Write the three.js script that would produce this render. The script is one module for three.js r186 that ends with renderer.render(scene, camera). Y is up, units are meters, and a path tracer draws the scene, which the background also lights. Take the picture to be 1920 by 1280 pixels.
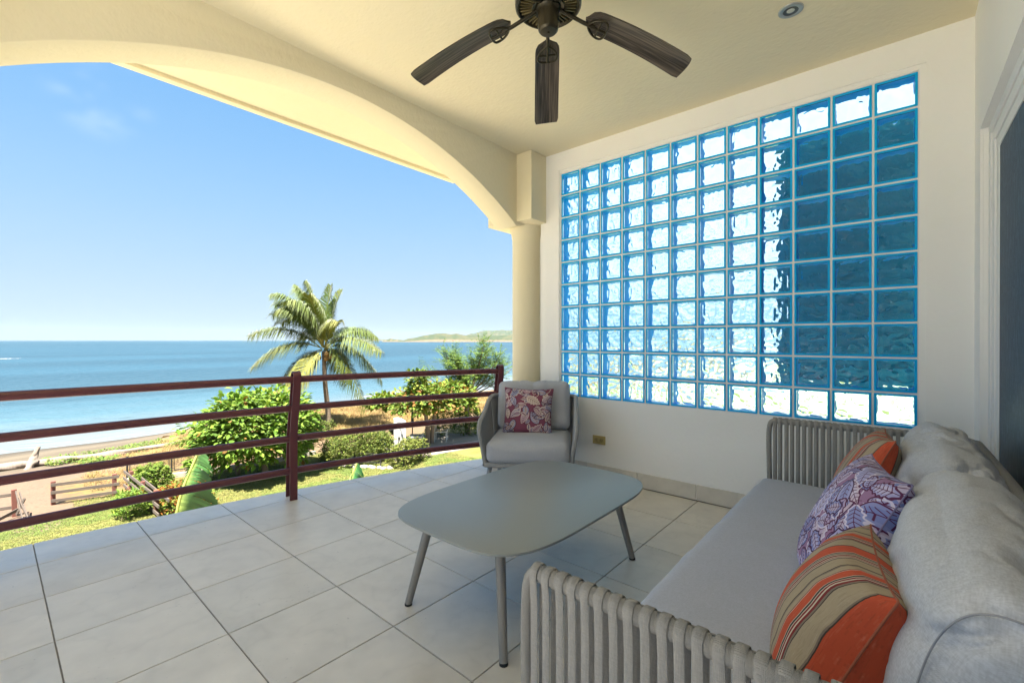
import * as THREE from 'three';
import { RoundedBoxGeometry } from 'three/addons/geometries/RoundedBoxGeometry.js';
import { mergeGeometries, mergeVertices, toCreasedNormals } from 'three/addons/utils/BufferGeometryUtils.js';

// ---------- camera, sky, sun, exposure ----------
const scene = new THREE.Scene();
const camera = new THREE.PerspectiveCamera(74.27, 1.5, 0.05, 30000);
camera.rotation.order = 'YXZ';
camera.position.set(0, 1.16, 0);
camera.rotation.set(-0.0024, THREE.MathUtils.degToRad(-49.35), 0);
scene.add(camera);
const renderer = new THREE.WebGLRenderer({ antialias: true });
renderer.toneMapping = THREE.LinearToneMapping;
renderer.toneMappingExposure = 5.1;
renderer.shadowMap.enabled = true;
const TO_SUN = new THREE.Vector3(-0.30, 0.90, 0.2).normalize();
const sun = new THREE.DirectionalLight(new THREE.Color(1.0, 0.95, 0.86), 5);
sun.position.copy(TO_SUN).multiplyScalar(120); sun.target.position.set(0, 0, -10);
sun.position.add(sun.target.position);
sun.castShadow = true; sun.shadow.radius = 1.2; sun.shadow.mapSize.set(2048, 2048);
Object.assign(sun.shadow.camera, { left: -50, right: 50, top: 50, bottom: -50, near: 1, far: 300 });
scene.add(sun, sun.target);

// ---------- random numbers and noise ----------
let seed = 7;
const reseed = (s) => { seed = s >>> 0; };
const R = () => { seed = (seed + 0x6D2B79F5) >>> 0; let t = seed; t = Math.imul(t ^ (t >>> 15), t | 1); t ^= t + Math.imul(t ^ (t >>> 7), t | 61); return ((t ^ (t >>> 14)) >>> 0) / 4294967296; };
const RR = (a, b) => a + (b - a) * R();
const clamp = (x, a = 0, b = 1) => Math.min(b, Math.max(a, x));
const lerp = (a, b, t) => a + (b - a) * t;
const sst = (a, b, x) => { const t = clamp((x - a) / (b - a)); return t * t * (3 - 2 * t); };
const hash = (x, y, s) => { let h = Math.imul(x | 0, 374761393) ^ Math.imul(y | 0, 668265263) ^ Math.imul(s | 0, 2147483647 - 77); h = Math.imul(h ^ (h >>> 13), 1274126177); return ((h ^ (h >>> 16)) >>> 0) / 4294967296; };
function vnoise(x, y, s = 1, per = 0) {           // value noise, periodic if per > 0
  const xi = Math.floor(x), yi = Math.floor(y), fx = x - xi, fy = y - yi, w = (k) => (per ? ((k % per) + per) % per : k);
  const u = fx * fx * (3 - 2 * fx), v = fy * fy * (3 - 2 * fy), h = (a, b) => hash(w(a), w(b), s);
  return lerp(lerp(h(xi, yi), h(xi + 1, yi), u), lerp(h(xi, yi + 1), h(xi + 1, yi + 1), u), v);
}
function fbm(x, y, oct = 4, s = 1, per = 0) { let a = 0, k = 0.5, t = 0; for (let i = 0; i < oct; i++) { a += k * vnoise(x, y, s + i, per); t += k; k *= 0.5; x *= 2; y *= 2; per *= 2; } return a / t; }

// ---------- sky: a computed sky of air and cloud ----------
{
  const W = 1024, H = 512, d = new Float32Array(W * H * 4), AIR = .205;
  const stops = [[-90, .62, .78, .93], [0, .64, .80, .955], [4, .575, .77, .96], [9, .475, .71, .955], [14, .385, .65, .95], [20, .30, .58, .945], [26, .235, .52, .935], [45, .14, .40, .84], [90, .09, .30, .70]];
  const V = new THREE.Vector3();
  const wisp = new THREE.Vector3(.113, .372, -.921).normalize();
  for (let j = 0; j < H; j++) for (let i = 0; i < W; i++) {
    const e = ((j + .5) / H - .5) * Math.PI, a = ((i + .5) / W - .5) * 2 * Math.PI, deg = e * 180 / Math.PI;
    let k = 0; while (k < stops.length - 2 && deg > stops[k + 1][0]) k++;
    const t = clamp((deg - stops[k][0]) / (stops[k + 1][0] - stops[k][0])), c = [1, 2, 3].map((q) => lerp(stops[k][q], stops[k + 1][q], t));
    V.set(Math.cos(e) * Math.cos(a), Math.sin(e), Math.cos(e) * Math.sin(a));
    let cl = 0;
    if (deg > 0) {
      const px = V.x / (V.y + .12), pz = V.z / (V.y + .12);
      const bank = sst(-.70, -.55, a) * sst(1.5, .6, a) * sst(1, 6, deg);                  // cloud bank added inland to whiten the view through the glass blocks
      cl = bank * sst(.27, .52, fbm(px * 1.3 + 3, pz * 1.3, 5, 21)) * .95;
      const along = Math.acos(clamp(V.dot(wisp), -1, 1));
      cl = Math.max(cl, sst(.075, .015, along) * sst(.36, .70, fbm(px * 11, pz * 11, 5, 40)) * .2);
    }
    const o = (j * W + i) * 4;
    d[o] = lerp(c[0] * AIR, .31, cl); d[o + 1] = lerp(c[1] * AIR, .32, cl); d[o + 2] = lerp(c[2] * AIR, .34, cl); d[o + 3] = 1;
  }
  const tx = new THREE.DataTexture(d, W, H, THREE.RGBAFormat, THREE.FloatType);
  tx.mapping = THREE.EquirectangularReflectionMapping; tx.magFilter = tx.minFilter = THREE.LinearFilter; tx.needsUpdate = true;
  scene.background = tx; scene.environment = tx;
}

// ---------- helpers ----------
const used = {};
function numbered(n) { const k = (used[n] = (used[n] ?? -1) + 1); return k ? `${n}_${String(k).padStart(3, '0')}` : n; }
function tag(o, label, category, group, kind) { const u = {}; if (label) u.label = label; if (category) u.category = category; if (group) u.group = group; if (kind) u.kind = kind; o.userData = u; return o; }
function base(name, [x, y, z], turn = 0, label, category, group) {
  const o = new THREE.Group(); o.name = numbered(name); o.position.set(x, y, z); o.rotation.y = turn; scene.add(o);
  return tag(o, label, category, group);
}
const clean = (g) => { g = g.index ? g.toNonIndexed() : g; for (const k of Object.keys(g.attributes)) if (!['position', 'normal', 'uv'].includes(k)) g.deleteAttribute(k); if (!g.attributes.normal) g.computeVertexNormals(); g.morphAttributes = {}; return g; };
function metric(g, off = 0) {                      // uv in metres from the plane that each face lies nearest to
  g = clean(g); const p = g.attributes.position, uv = new Float32Array(p.count * 2), a = new THREE.Vector3(), b = new THREE.Vector3(), c = new THREE.Vector3();
  for (let i = 0; i < p.count; i += 3) {
    a.fromBufferAttribute(p, i); b.fromBufferAttribute(p, i + 1).sub(a); c.fromBufferAttribute(p, i + 2).sub(a); b.cross(c);
    const x = Math.abs(b.x), y = Math.abs(b.y), z = Math.abs(b.z), m = y >= x && y >= z ? [0, 2] : x >= z ? [2, 1] : [0, 1];
    for (let k = 0; k < 3; k++) { a.fromBufferAttribute(p, i + k); uv[2 * (i + k)] = a.getComponent(m[0]) + off; uv[2 * (i + k) + 1] = a.getComponent(m[1]) + off * .7; }
  }
  g.setAttribute('uv', new THREE.BufferAttribute(uv, 2)); return g;
}
const join = (gs) => mergeGeometries(gs.map(clean), false);
function part(name, g, m, parent, label, kind) {
  if (Array.isArray(g)) g = join(g);
  const o = new THREE.Mesh(g, m); o.name = parent ? name : numbered(name); o.castShadow = o.receiveShadow = true;
  (parent || scene).add(o); const u = {}; if (label) u.label = label; if (kind) u.kind = kind; o.userData = u; return o;
}
function box(w, h, d, x, y, z, r = 0) { const g = r ? new RoundedBoxGeometry(w, h, d, 2, r) : new THREE.BoxGeometry(w, h, d); g.translate(x, y, z); return metric(g); }
const span = (x0, x1, y0, y1, z0, z1, r = 0) => box(x1 - x0, y1 - y0, z1 - z0, (x0 + x1) / 2, (y0 + y1) / 2, (z0 + z1) / 2, r);
const vec = (x, y, z) => new THREE.Vector3(x, y, z);
function tube(pts, r, seg = 24, rad = 10, closed = false) { return clean(new THREE.TubeGeometry(pts.length === 2 ? new THREE.LineCurve3(...pts) : new THREE.CatmullRomCurve3(pts, closed, 'centripetal'), seg, r, rad, closed)); }
function rod(a, b, r0, r1 = r0, rad = 12) {          // tapered closed rod from a to b
  const d = b.clone().sub(a), g = new THREE.CylinderGeometry(r1, r0, d.length(), rad, 1);
  g.applyQuaternion(new THREE.Quaternion().setFromUnitVectors(vec(0, 1, 0), d.clone().normalize())); g.translate((a.x + b.x) / 2, (a.y + b.y) / 2, (a.z + b.z) / 2); return clean(g);
}
function bar(a, b, w, t) {                           // rectangular bar from a to b, w tall and t thick
  const d = b.clone().sub(a), g = new RoundedBoxGeometry(d.length(), w, t, 1, Math.min(w, t) * .12), x = d.clone().normalize(), z = x.clone().cross(vec(0, 1, 0)).normalize(), y = z.clone().cross(x);
  g.applyMatrix4(new THREE.Matrix4().makeBasis(x, y, z)); g.translate((a.x + b.x) / 2, (a.y + b.y) / 2, (a.z + b.z) / 2); return metric(g);
}
function ribbed(pts, r, pitch, amp, seg, rad = 10, taper) {   // a tube wrapped in webbing: its radius rises and falls along its length
  const c = new THREE.CatmullRomCurve3(pts, false, 'centripetal'), L = c.getLength(); seg = seg || Math.ceil(L / pitch * 8);
  const g = new THREE.TubeGeometry(c, seg, r, rad, false), p = g.attributes.position, q = vec(0, 0, 0), n = vec(0, 0, 0), N = g.attributes.normal;
  for (let i = 0; i <= seg; i++) for (let j = 0; j <= rad; j++) { const k = i * (rad + 1) + j, s = i / seg * L + (j / rad) * pitch * .5; q.fromBufferAttribute(p, k); n.fromBufferAttribute(N, k);
    const f = (s / pitch) % 1, w = amp * (Math.pow(Math.abs(Math.sin(f * Math.PI)), .35)) + (taper ? taper(i / seg) : 0); q.addScaledVector(n, w); p.setXYZ(k, q.x, q.y, q.z); }
  g.computeVertexNormals(); return clean(g);
}
function smooth(g) { g = g.clone(); for (const k of Object.keys(g.attributes)) if (k !== 'position') g.deleteAttribute(k); g = mergeVertices(g, 1e-5); g.computeVertexNormals(); return g; }
// soft cushion: rounded box w x h x d puffed up by `puff`, disturbed by `fold(point, unit)` (metres along the normal)
function cushion(w, h, d, r, puff, fold, n = 26) {
  const g0 = new THREE.BoxGeometry(w, h, d, Math.max(6, Math.round(n * w / Math.max(w, h, d))) , Math.max(8, Math.round(n * h / Math.max(w, h, d))), Math.max(8, Math.round(n * d / Math.max(w, h, d)))), g = smooth(g0), p = g.attributes.position, H = vec(w / 2, h / 2, d / 2), v = vec(0, 0, 0), nrm = vec(0, 0, 0), inn = vec(0, 0, 0);
  for (let i = 0; i < p.count; i++) {
    v.fromBufferAttribute(p, i); inn.set(clamp(v.x, -H.x + r, H.x - r), clamp(v.y, -H.y + r, H.y - r), clamp(v.z, -H.z + r, H.z - r));
    nrm.copy(v).sub(inn); if (nrm.lengthSq() < 1e-9) nrm.set(0, 1, 0); nrm.normalize(); const u = vec(v.x / H.x, v.y / H.y, v.z / H.z);
    const q = inn.clone().addScaledVector(nrm, r);
    const k = [1 - u.x * u.x, 1 - u.y * u.y, 1 - u.z * u.z].map((t) => Math.max(0, t));
    q.x += nrm.x * puff[0] * k[1] * k[2]; q.y += nrm.y * puff[1] * k[0] * k[2]; q.z += nrm.z * puff[2] * k[0] * k[1];
    if (fold) q.addScaledVector(nrm, fold(q, u));
    p.setXYZ(i, q.x, q.y, q.z);
  }
  g.computeVertexNormals(); return metric(g);
}

// ---------- textures ----------
function tex(w, h, f, srgb, rx = 1, ry = 1) {        // f(u, v) -> value or [r, g, b], 0..1
  const d = new Uint8Array(w * h * 4);
  for (let j = 0; j < h; j++) for (let i = 0; i < w; i++) { const c = f(i / w, j / h), o = (j * w + i) * 4; for (let k = 0; k < 3; k++) d[o + k] = Math.round(255 * clamp(typeof c === 'number' ? c : c[k])); d[o + 3] = 255; }
  const t = new THREE.DataTexture(d, w, h, THREE.RGBAFormat); t.wrapS = t.wrapT = THREE.RepeatWrapping; t.magFilter = THREE.LinearFilter; t.minFilter = THREE.LinearMipmapLinearFilter; t.generateMipmaps = true;
  if (srgb) t.colorSpace = THREE.SRGBColorSpace; t.repeat.set(rx, ry); t.needsUpdate = true; return t;
}
function canvasTex(w, h, draw) { const c = document.createElement('canvas'); c.width = w; c.height = h; draw(c.getContext('2d'), w, h); const t = new THREE.CanvasTexture(c); t.colorSpace = THREE.SRGBColorSpace; t.wrapS = t.wrapT = THREE.RepeatWrapping; return t; }
const rgb = (r, g, b) => new THREE.Color().setRGB(r, g, b);
const mat = (c, rough = .8, o = {}) => new THREE.MeshStandardMaterial({ color: Array.isArray(c) ? rgb(...c) : c, roughness: rough, ...o });
const phys = (c, rough = .8, o = {}) => new THREE.MeshPhysicalMaterial({ color: Array.isArray(c) ? rgb(...c) : c, roughness: rough, ...o });
const lin2s = (x) => (x <= .0031308 ? 12.92 * x : 1.055 * Math.pow(x, 1 / 2.4) - .055);

const plasterBump = tex(512, 512, (u, v) => .5 * fbm(u * 12, v * 12, 4, 3, 12) + .5 * fbm(u * 60, v * 40, 3, 9, 60), false, 1.1, 1.1);
const plasterTone = (r, g, b, s) => tex(256, 256, (u, v) => { const k = .965 + .05 * fbm(u * 5, v * 5, 5, s, 5); return [r, g, b].map((c) => lin2s(c * k)); }, true, .45, .45);
const M = {};
M.wall = mat(0xffffff, .75, { map: plasterTone(.88, .875, .865, 5), bumpMap: plasterBump, bumpScale: .0022 });
M.cream = mat(0xffffff, .75, { map: plasterTone(.79, .715, .515, 6), bumpMap: plasterBump, bumpScale: .0028 });
M.mortar = mat([.80, .79, .77], .9, { bumpMap: plasterBump, bumpScale: .002 });
M.white = mat([.80, .80, .80], .4);
M.tile = [0, 1, 2, 3].map((k) => mat(0xffffff, .36, {
  map: tex(256, 256, (u, v) => { const a = fbm(u * 5, v * 5, 5, 60 + k, 5), b = fbm(u * 20, v * 20, 3, 70 + k, 20), c = sst(.93, .97, vnoise(u * 90, v * 90, 90 + k, 90)) * sst(.6, .8, vnoise(u * 9, v * 9, 80 + k, 9)); const vn = Math.pow(1 - Math.abs(2 * fbm(u * 4, v * 4, 4, 75 + k, 4) - 1), 14), t = .95 + .22 * (a - .5) + .09 * (b - .5) - .06 * vn - .25 * c; return [lin2s(.70 * t * (.965 + .024 * k)), lin2s(.66 * t * (.97 + .02 * k)), lin2s(.59 * t * (.975 + .016 * k))]; }, true, 1 / .9, 1 / .9),
  roughnessMap: tex(128, 128, (u, v) => .80 + .20 * fbm(u * 6, v * 6, 4, 66 + k, 6), false, 2, 2),
}));
M.grout = mat([.27, .25, .23], .95, { bumpMap: plasterBump, bumpScale: .001 });
M.rail = mat([.105, .028, .036], .42, { bumpMap: plasterBump, bumpScale: .0006 });

// ---------- balcony structure ----------
const edgeZ = (x) => (x < 0 ? -3.76 + .05 * x : -3.76 + .05 * x + .05 * x * x);
const CEIL = 2.85, GX = 3.36;
function flat(poly, y0, h, bevel = 0) {              // polygon in (x, z), lifted to y0, h thick, top at y0 + h
  const s = new THREE.Shape(poly.map(([x, z]) => new THREE.Vector2(x, -z)));
  const g = new THREE.ExtrudeGeometry(s, { depth: h - bevel, bevelEnabled: bevel > 0, bevelThickness: bevel, bevelSize: bevel, bevelOffset: -bevel, bevelSegments: 1, curveSegments: 4 });
  g.rotateX(-Math.PI / 2); g.translate(0, y0, 0); return metric(g);
}
const floor = base('floor', [0, 0, 0]); floor.userData = { kind: 'structure' };
{
  const front = []; for (let x = -6.5; x <= 3.66; x += .19) front.push([x, edgeZ(x)]); front.push([3.66, edgeZ(3.66)]);
  part('slab', flat([...front, [3.66, .42], [-6.5, .42]].reverse(), -.22, .215), M.grout, floor);
  const nx = (k) => .167 + .453 * k, nz = (k) => -3.381 + .4562 * k, g = .0026;
  let n = 0;
  for (let i = -1; i < 8; i++) for (let j = -1; j < 9; j++) {
    const x0 = nx(i) + g, x1 = Math.min(nx(i + 1) - g, GX - .002), z1 = Math.min(nz(j + 1) - g, .3 + .05); let z0 = nz(j) + g; if (j < 0) z0 = -9;
    if (x1 - x0 < .03) continue;
    if (z1 < edgeZ((x0 + x1) / 2) + .01) continue;
    const top = []; for (let k = 0; k <= 6; k++) { const x = lerp(x0, x1, k / 6); top.push([x, Math.max(z0, edgeZ(x) - .004)]); }
    const pts = top.filter(([, z]) => z < z1 - .004); if (pts.length < 2) continue;
    const last = pts[pts.length - 1]; const poly = [...pts]; if (last[0] < x1 - .001) poly.push([last[0] + .02, z1]); else poly.push([x1, z1]); poly.push([x0, z1]);
    const v = ++n % 4; const gm = flat(poly.reverse(), -.005, .005, .0012); const uv = gm.attributes.uv, ou = hash(i, j, 3) * 3, ov = hash(i, j, 8) * 3; for (let q = 0; q < uv.count; q++) uv.setXY(q, uv.getX(q) + ou, uv.getY(q) + ov);
    part('tile', gm, M.tile[v], floor);
  }
  const fr = []; for (let x = -6.5; x <= -.29; x += .2) fr.push([x, edgeZ(x)]); fr.push([nx(-1) - g, edgeZ(-.286)]);
  part('unseen_tile_field', flat([...fr, [nx(-1) - g, .35], [-6.5, .35]].reverse(), -.005, .005), M.tile[1], floor, null, 'stuff');  // unseen floor added in open sun so that it bounces light indoors
}
const ceiling = base('ceiling', [0, 0, 0]); ceiling.userData = { kind: 'structure' };
part('slab', span(-1.3, 3.5, CEIL, CEIL + .2, -2.64, .46), M.cream, ceiling);  // left end stops short, out of view, to let sun onto the bounce floor

// the beam with its arches
const archY = (t) => 2.727 - .185 * t * t - .004 * t ** 4;   // t: metres from the crown
{
  const b = base('arched_beam', [0, 0, -2.64], 0, 'cream plastered beam with a wide shallow arch spanning the seaward side of the balcony', 'arch');
  const s = new THREE.Shape(); s.moveTo(-1.3, CEIL + .2); s.lineTo(-1.3, 2.53); s.lineTo(-1.2, 2.5); s.lineTo(-.7, 2.35); s.lineTo(-.43, 2.24);
  s.lineTo(-.14, 2.24); for (let k = 0; k <= 80; k++) { const x = lerp(-.14, 3.14, k / 80); s.lineTo(x, archY(x - 1.5)); }
  s.lineTo(3.3, 2.24); s.lineTo(3.3, CEIL + .2); s.closePath();
  const g = new THREE.ExtrudeGeometry(s, { depth: .224, bevelEnabled: true, bevelThickness: .008, bevelSize: .008, bevelOffset: -.008, bevelSegments: 2 }); g.translate(0, 0, -.232);
  part('beam', metric(toCreasedNormals(g, .5)), M.cream, b);
  for (const [x0, x1] of [[3.14, 3.62], [-.43, -.14]]) part('pillar', span(x0, x1, 2.24, CEIL - .001, -.36, .17, .006), M.cream, b);
}
function column(x, z, label) {
  const o = base('column', [x, 0, z], 0, label, 'column');
  const p = [[0, 0], [.142, 0], [.142, .03], [.139, 1.0], [.139, 2.06], [.141, 2.12], [.150, 2.18], [.168, 2.225], [.171, 2.243], [0, 2.243]].map(([r, y]) => new THREE.Vector2(r, y));
  part('shaft', metric(toCreasedNormals(new THREE.LatheGeometry(p, 56), .6)), M.cream, o);
}
column(3.4, -2.73, 'round cream plaster column in the corner between the arch and the glass block wall');
column(-.285, -2.73, 'round cream column carrying the near end of the arch');
{ // roof overhang beyond the arch
  const o = base('roof_overhang', [0, 0, 0], 0, 'cream roof overhang with a thin drip edge seen beyond the arch', 'roof');
  part('soffit', span(-1.3, 3.45, 2.972, 3.12, -3.79, -2.86), M.cream, o);
  part('drip_edge', span(-1.32, 3.46, 2.944, 3.14, -3.855, -3.792, .006), M.cream, o);
  part('roof_slab', span(-1.31, 3.62, 3.145, 3.25, -3.84, .6), M.cream, o);
}

// the wall of glass blocks
const gz0 = -2.315, gy0 = .66, PITCH = .2, NC = 12, NR = 10, gz1 = gz0 + NC * PITCH, gy1 = gy0 + NR * PITCH;
const glassWall = base('glass_block_wall', [GX, 0, 0], 0, 'cream plastered side wall filled with a grid of blue glass blocks', 'wall');
{
  const m = .028, t = .125;                                        // rebate round the blocks and wall thickness
  part('wall_panel', [span(0, t, 0, gy0, -2.53, .31), span(0, t, gy1 + m, CEIL + .1, -2.53, .31), span(0, t, gy0, gy1 + m, -2.53, gz0 - .012), span(.07, t - .003, 0, CEIL - .003, -2.65, -2.531), span(0, t, gy0, gy1 + m, gz1 + m, .31)], M.wall, glassWall);
  part('rebate', [span(.009, t - .01, gy1, gy1 + m, gz0, gz1), span(.009, t - .01, gy0, gy1 + m, gz1, gz1 + m), span(.009, t - .01, gy0, gy1 + m, gz0 - .012, gz0)], M.wall, glassWall);
  const w = .0055, bars = [];
  for (let r = 0; r <= NR; r++) bars.push(span(.017, .116, gy0 + r * PITCH - (r ? w : 0), gy0 + r * PITCH + (r < NR ? w : 0), gz0, gz1));
  for (let c = 0; c <= NC; c++) for (let r = 0; r < NR; r++) bars.push(span(.017, .116, gy0 + r * PITCH + w, gy0 + (r + 1) * PITCH - w, gz0 + c * PITCH - (c ? w : 0), gz0 + c * PITCH + (c < NC ? w : 0)));
  part('mortar', bars, M.mortar, glassWall);
  // block: a blue glass rim and two wavy lenses
  M.rim = phys([.004, .43, .90], .45, { specularIntensity: .25 });
  M.lens = phys([.80, .955, 1], .02, { specularIntensity: .2, transmission: 1, thickness: .01, ior: 1.27, attenuationColor: rgb(.55, .85, 1), attenuationDistance: .05 });
  M.lensBack = phys([.90, .975, 1], .0, { specularIntensity: .15, transmission: 1, thickness: 0, ior: 1.1 });
  const h = PITCH / 2 - w, d = .102, e = .0125;
  const rimG = (() => {
    const s = new THREE.Shape(); const rr = .006; s.moveTo(-h + rr, -h); s.lineTo(h - rr, -h); s.quadraticCurveTo(h, -h, h, -h + rr); s.lineTo(h, h - rr); s.quadraticCurveTo(h, h, h - rr, h); s.lineTo(-h + rr, h); s.quadraticCurveTo(-h, h, -h, h - rr); s.lineTo(-h, -h + rr); s.quadraticCurveTo(-h, -h, -h + rr, -h);
    const k = h - e, hole = new THREE.Path(); hole.moveTo(-k, -k); hole.lineTo(-k, k); hole.lineTo(k, k); hole.lineTo(k, -k); hole.closePath(); s.holes.push(hole);
    const g = new THREE.ExtrudeGeometry(s, { depth: d - .006, bevelEnabled: true, bevelThickness: .003, bevelSize: .0025, bevelOffset: -.0025, bevelSegments: 2, curveSegments: 3 }); g.translate(0, 0, .003); g.rotateY(Math.PI / 2); return metric(g);   // +x runs into the wall
  })();
  const wave = (k, y, z) => { const q = [1, -1][k & 1], a = 30 * z * q + 12 * y + 5 * vnoise(y * 22 + k * 7, z * 22, 200 + k), b = 17 * y - 15 * z * q + 4 * vnoise(y * 30 + 9, z * 26 + k * 5, 210 + k); return .0032 * Math.sin(a * 1.5) * (.5 + vnoise(y * 9, z * 9, 230 + k)) + .0019 * Math.sin(b * 2.6) + .0028 * (vnoise(y * 26 + k * 11, z * 26, 220 + k) - .5); };
  const lensG = [0, 1, 2, 3].map((k) => {
    const n = 30, s = h - e - .0003, g = new THREE.BoxGeometry(.009, 2 * s, 2 * s, 1, n, n), p = g.attributes.position;
    for (let i = 0; i < p.count; i++) { const x = p.getX(i), y = p.getY(i), z = p.getZ(i), f = clamp((s - Math.max(Math.abs(y), Math.abs(z))) / .012); if (x > 0) p.setX(i, x + f * wave(k, y, z)); else p.setX(i, x + f * .25 * wave(k + 2, z, y)); }
    g.computeVertexNormals(); return clean(g);
  });
  const backG = clean(new THREE.BoxGeometry(.0004, 2 * (h - e), 2 * (h - e)));
  const plane = clean(new THREE.PlaneGeometry(2 * (h - e) - .0006, 2 * (h - e) - .0006).rotateY(-Math.PI / 2));
  for (let r = 0; r < NR; r++) for (let c = 0; c < NC; c++) {
    const o = part('glass_block', rimG, M.rim, glassWall); o.position.set(.013, gy0 + (r + .5) * PITCH, gz0 + (c + .5) * PITCH);
    const L = part('lens', lensG[Math.floor(hash(r, c, 4) * 4)], M.lens, o); L.position.set(.011, 0, 0); if (hash(r, c, 6) > .5) L.rotation.x = Math.PI;
    const B = part('back_pane', plane, M.lensBack, o); B.position.set(d - .008, 0, 0);
  }
  for (let k = 0; k < 6; k++) { const z0 = -2.48 + k * .4562, z1 = Math.min(z0 + .4512, .29); part('skirting_tile', span(-.011, -.0005, .001, .113, z0, z1, .0015), M.tile[(k + 2) % 4], glassWall); }
}
{ // a screen of guessed form, added outside to darken the right-hand blocks
  const o = base('added_screen', [3.79, 0, 0], 0, 'added teal-green louvred screen of guessed form, darkening the right-hand columns of blue glass blocks', 'screen');
  const wt = tex(256, 256, (u, v) => { const k = .82 + .36 * fbm(u * 4, v * 30, 4, 91, 0), b = sst(.58, .72, fbm(u * 7, v * 7, 4, 95, 0)) * .35; return [lin2s(lerp(.02, .10, b) * k), lin2s(lerp(.29, .40, b) * k), lin2s(lerp(.42, .45, b) * k)]; }, true, 1, 1);
  M.teal = mat(0xffffff, .85, { map: wt });
  part('frame', [span(0, .035, .83, 2.60, -.68, -.625, .004), span(0, .035, .83, 2.60, .545, .6, .004), span(0, .035, .83, .90, -.6245, .5445, .004), span(0, .035, 2.53, 2.60, -.6245, .5445, .004)], M.teal, o);
  for (let k = 0; k < 23; k++) { const g = new RoundedBoxGeometry(.012, .094, 1.166, 1, .003); g.rotateZ(.5); g.translate(.0175, .936 + k * .0712, -.04); part('slat', metric(g, k * .17), M.teal, o); }
  part('post', span(.037, .08, -4.4, 2.56, .1, .15, .004), M.teal, o); part('post', span(.037, .08, -4.4, 2.56, .5, .55, .004), M.teal, o);
}

// the wall with the sliding door, right behind the sofa
{
  const o = base('door_wall', [0, 0, .3], 0, 'cream plastered house wall along the sofa side with a wide door opening', 'wall');
  part('wall_panel', [span(3.16, 3.487, 0, CEIL + .1, .012, .16), span(-6.5, 3.16, 2.19, CEIL + .1, 0, .16), span(3.16, 3.36, 0, CEIL + .1, 0, .0115), span(-6.5, -.6, 0, 2.19, 0, .16)], M.wall, o);
  const d = base('sliding_door', [0, 0, .329], 0, 'white framed sliding door with a dark slate-blue woven screen behind the sofa', 'door');
  const strips = [[0, .062, .0], [.062, .125, .006], [.125, .19, .013]];
  for (const [a, b, z] of strips) part('frame', [span(3.16 - b, 3.16 - a - .001, 0, 2.19 - a * .8, z, z + .05, .002), span(-.6, 3.16 - b - .001, 2.19 - b * .8, 2.19 - a * .8 - .0005, z, z + .05, .002)], M.white, d);
  const sc = tex(512, 512, (u, v) => { const s = vnoise(u * 150, v * 7, 31, 0) * .5 + vnoise(u * 240, v * 18, 33) * .5, t = sst(.56, .8, s); const k = .6 + .8 * vnoise(u * 200, v * 220, 35); return [lin2s(lerp(.022, .10, t) * k), lin2s(lerp(.05, .16, t) * k), lin2s(lerp(.092, .22, t) * k)]; }, true, 2.2, 2.2);
  M.screen = mat(0xffffff, .5, { map: sc, bumpMap: sc, bumpScale: .0006 });
  part('screen', span(-.6, 2.9695, 0, 2.035, .016, .03), M.screen, d);
}
// ---------- railing ----------
{
  const o = base('balcony_railing', [0, 0, 0], 0, 'maroon painted metal railing with four round rails along the curved balcony edge', 'railing');
  const rz = (x) => (x < 0 ? -3.48 : -3.48 + .04 * x * x + .0085 * x ** 3), nrm = (x) => { const s = x < 0 ? 0 : .08 * x + .0255 * x * x, l = Math.hypot(1, s); return [-s / l, 1 / l]; };
  const lean = (y) => .105 * sst(.42, .95, y);
  for (const y of [.207, .443, .67, .882]) {
    const pts = []; for (let k = 0; k <= 24; k++) { const x = lerp(-3.2, 3.1, k / 24), [a, b] = nrm(x); pts.push(vec(x + a * lean(y), y, rz(x) + b * lean(y))); }
    part('rail', tube(pts, .0245, 90, 14), M.rail, o);
  }
  for (const x of [-1.0, 1.452, 3.085]) {            // a post is one flat bar bent into a hairpin
    const [a, b] = nrm(x), zc = rz(x), prof = [], wide = .052, th = .009;
    for (let k = 0; k <= 14; k++) { const y = .9 * k / 14; prof.push([.036 + lean(y), y]); }
    for (let k = 1; k < 8; k++) { const t = Math.PI * k / 8; prof.push([lean(.9) + .036 * Math.cos(t), .9 + .036 * Math.sin(t)]); }
    for (let k = 14; k >= 0; k--) { const y = .9 * k / 14; prof.push([-.036 + lean(y) - .045 * sst(.75, 0, y), y]); }
    const s = new THREE.Shape(), nn = prof.map((p, i) => { const q = prof[Math.max(0, i - 1)], r = prof[Math.min(prof.length - 1, i + 1)], dx = r[0] - q[0], dy = r[1] - q[1], l = Math.hypot(dx, dy); return [dy / l, -dx / l]; });
    prof.forEach((p, i) => s[i ? 'lineTo' : 'moveTo'](p[0] + nn[i][0] * th / 2, p[1] + nn[i][1] * th / 2));
    for (let i = prof.length - 1; i >= 0; i--) s.lineTo(prof[i][0] - nn[i][0] * th / 2, prof[i][1] - nn[i][1] * th / 2);
    const g = new THREE.ExtrudeGeometry(s, { depth: wide - .003, bevelEnabled: true, bevelThickness: .0015, bevelSize: .0012, bevelOffset: -.0012, bevelSegments: 1 }); g.translate(0, 0, -wide / 2);
    g.applyMatrix4(new THREE.Matrix4().makeBasis(vec(a, 0, b), vec(0, 1, 0), vec(-b, 0, a))); g.translate(x, 0, zc);
    part('post', metric(toCreasedNormals(g, .5)), M.rail, o);
  }
}

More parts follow.
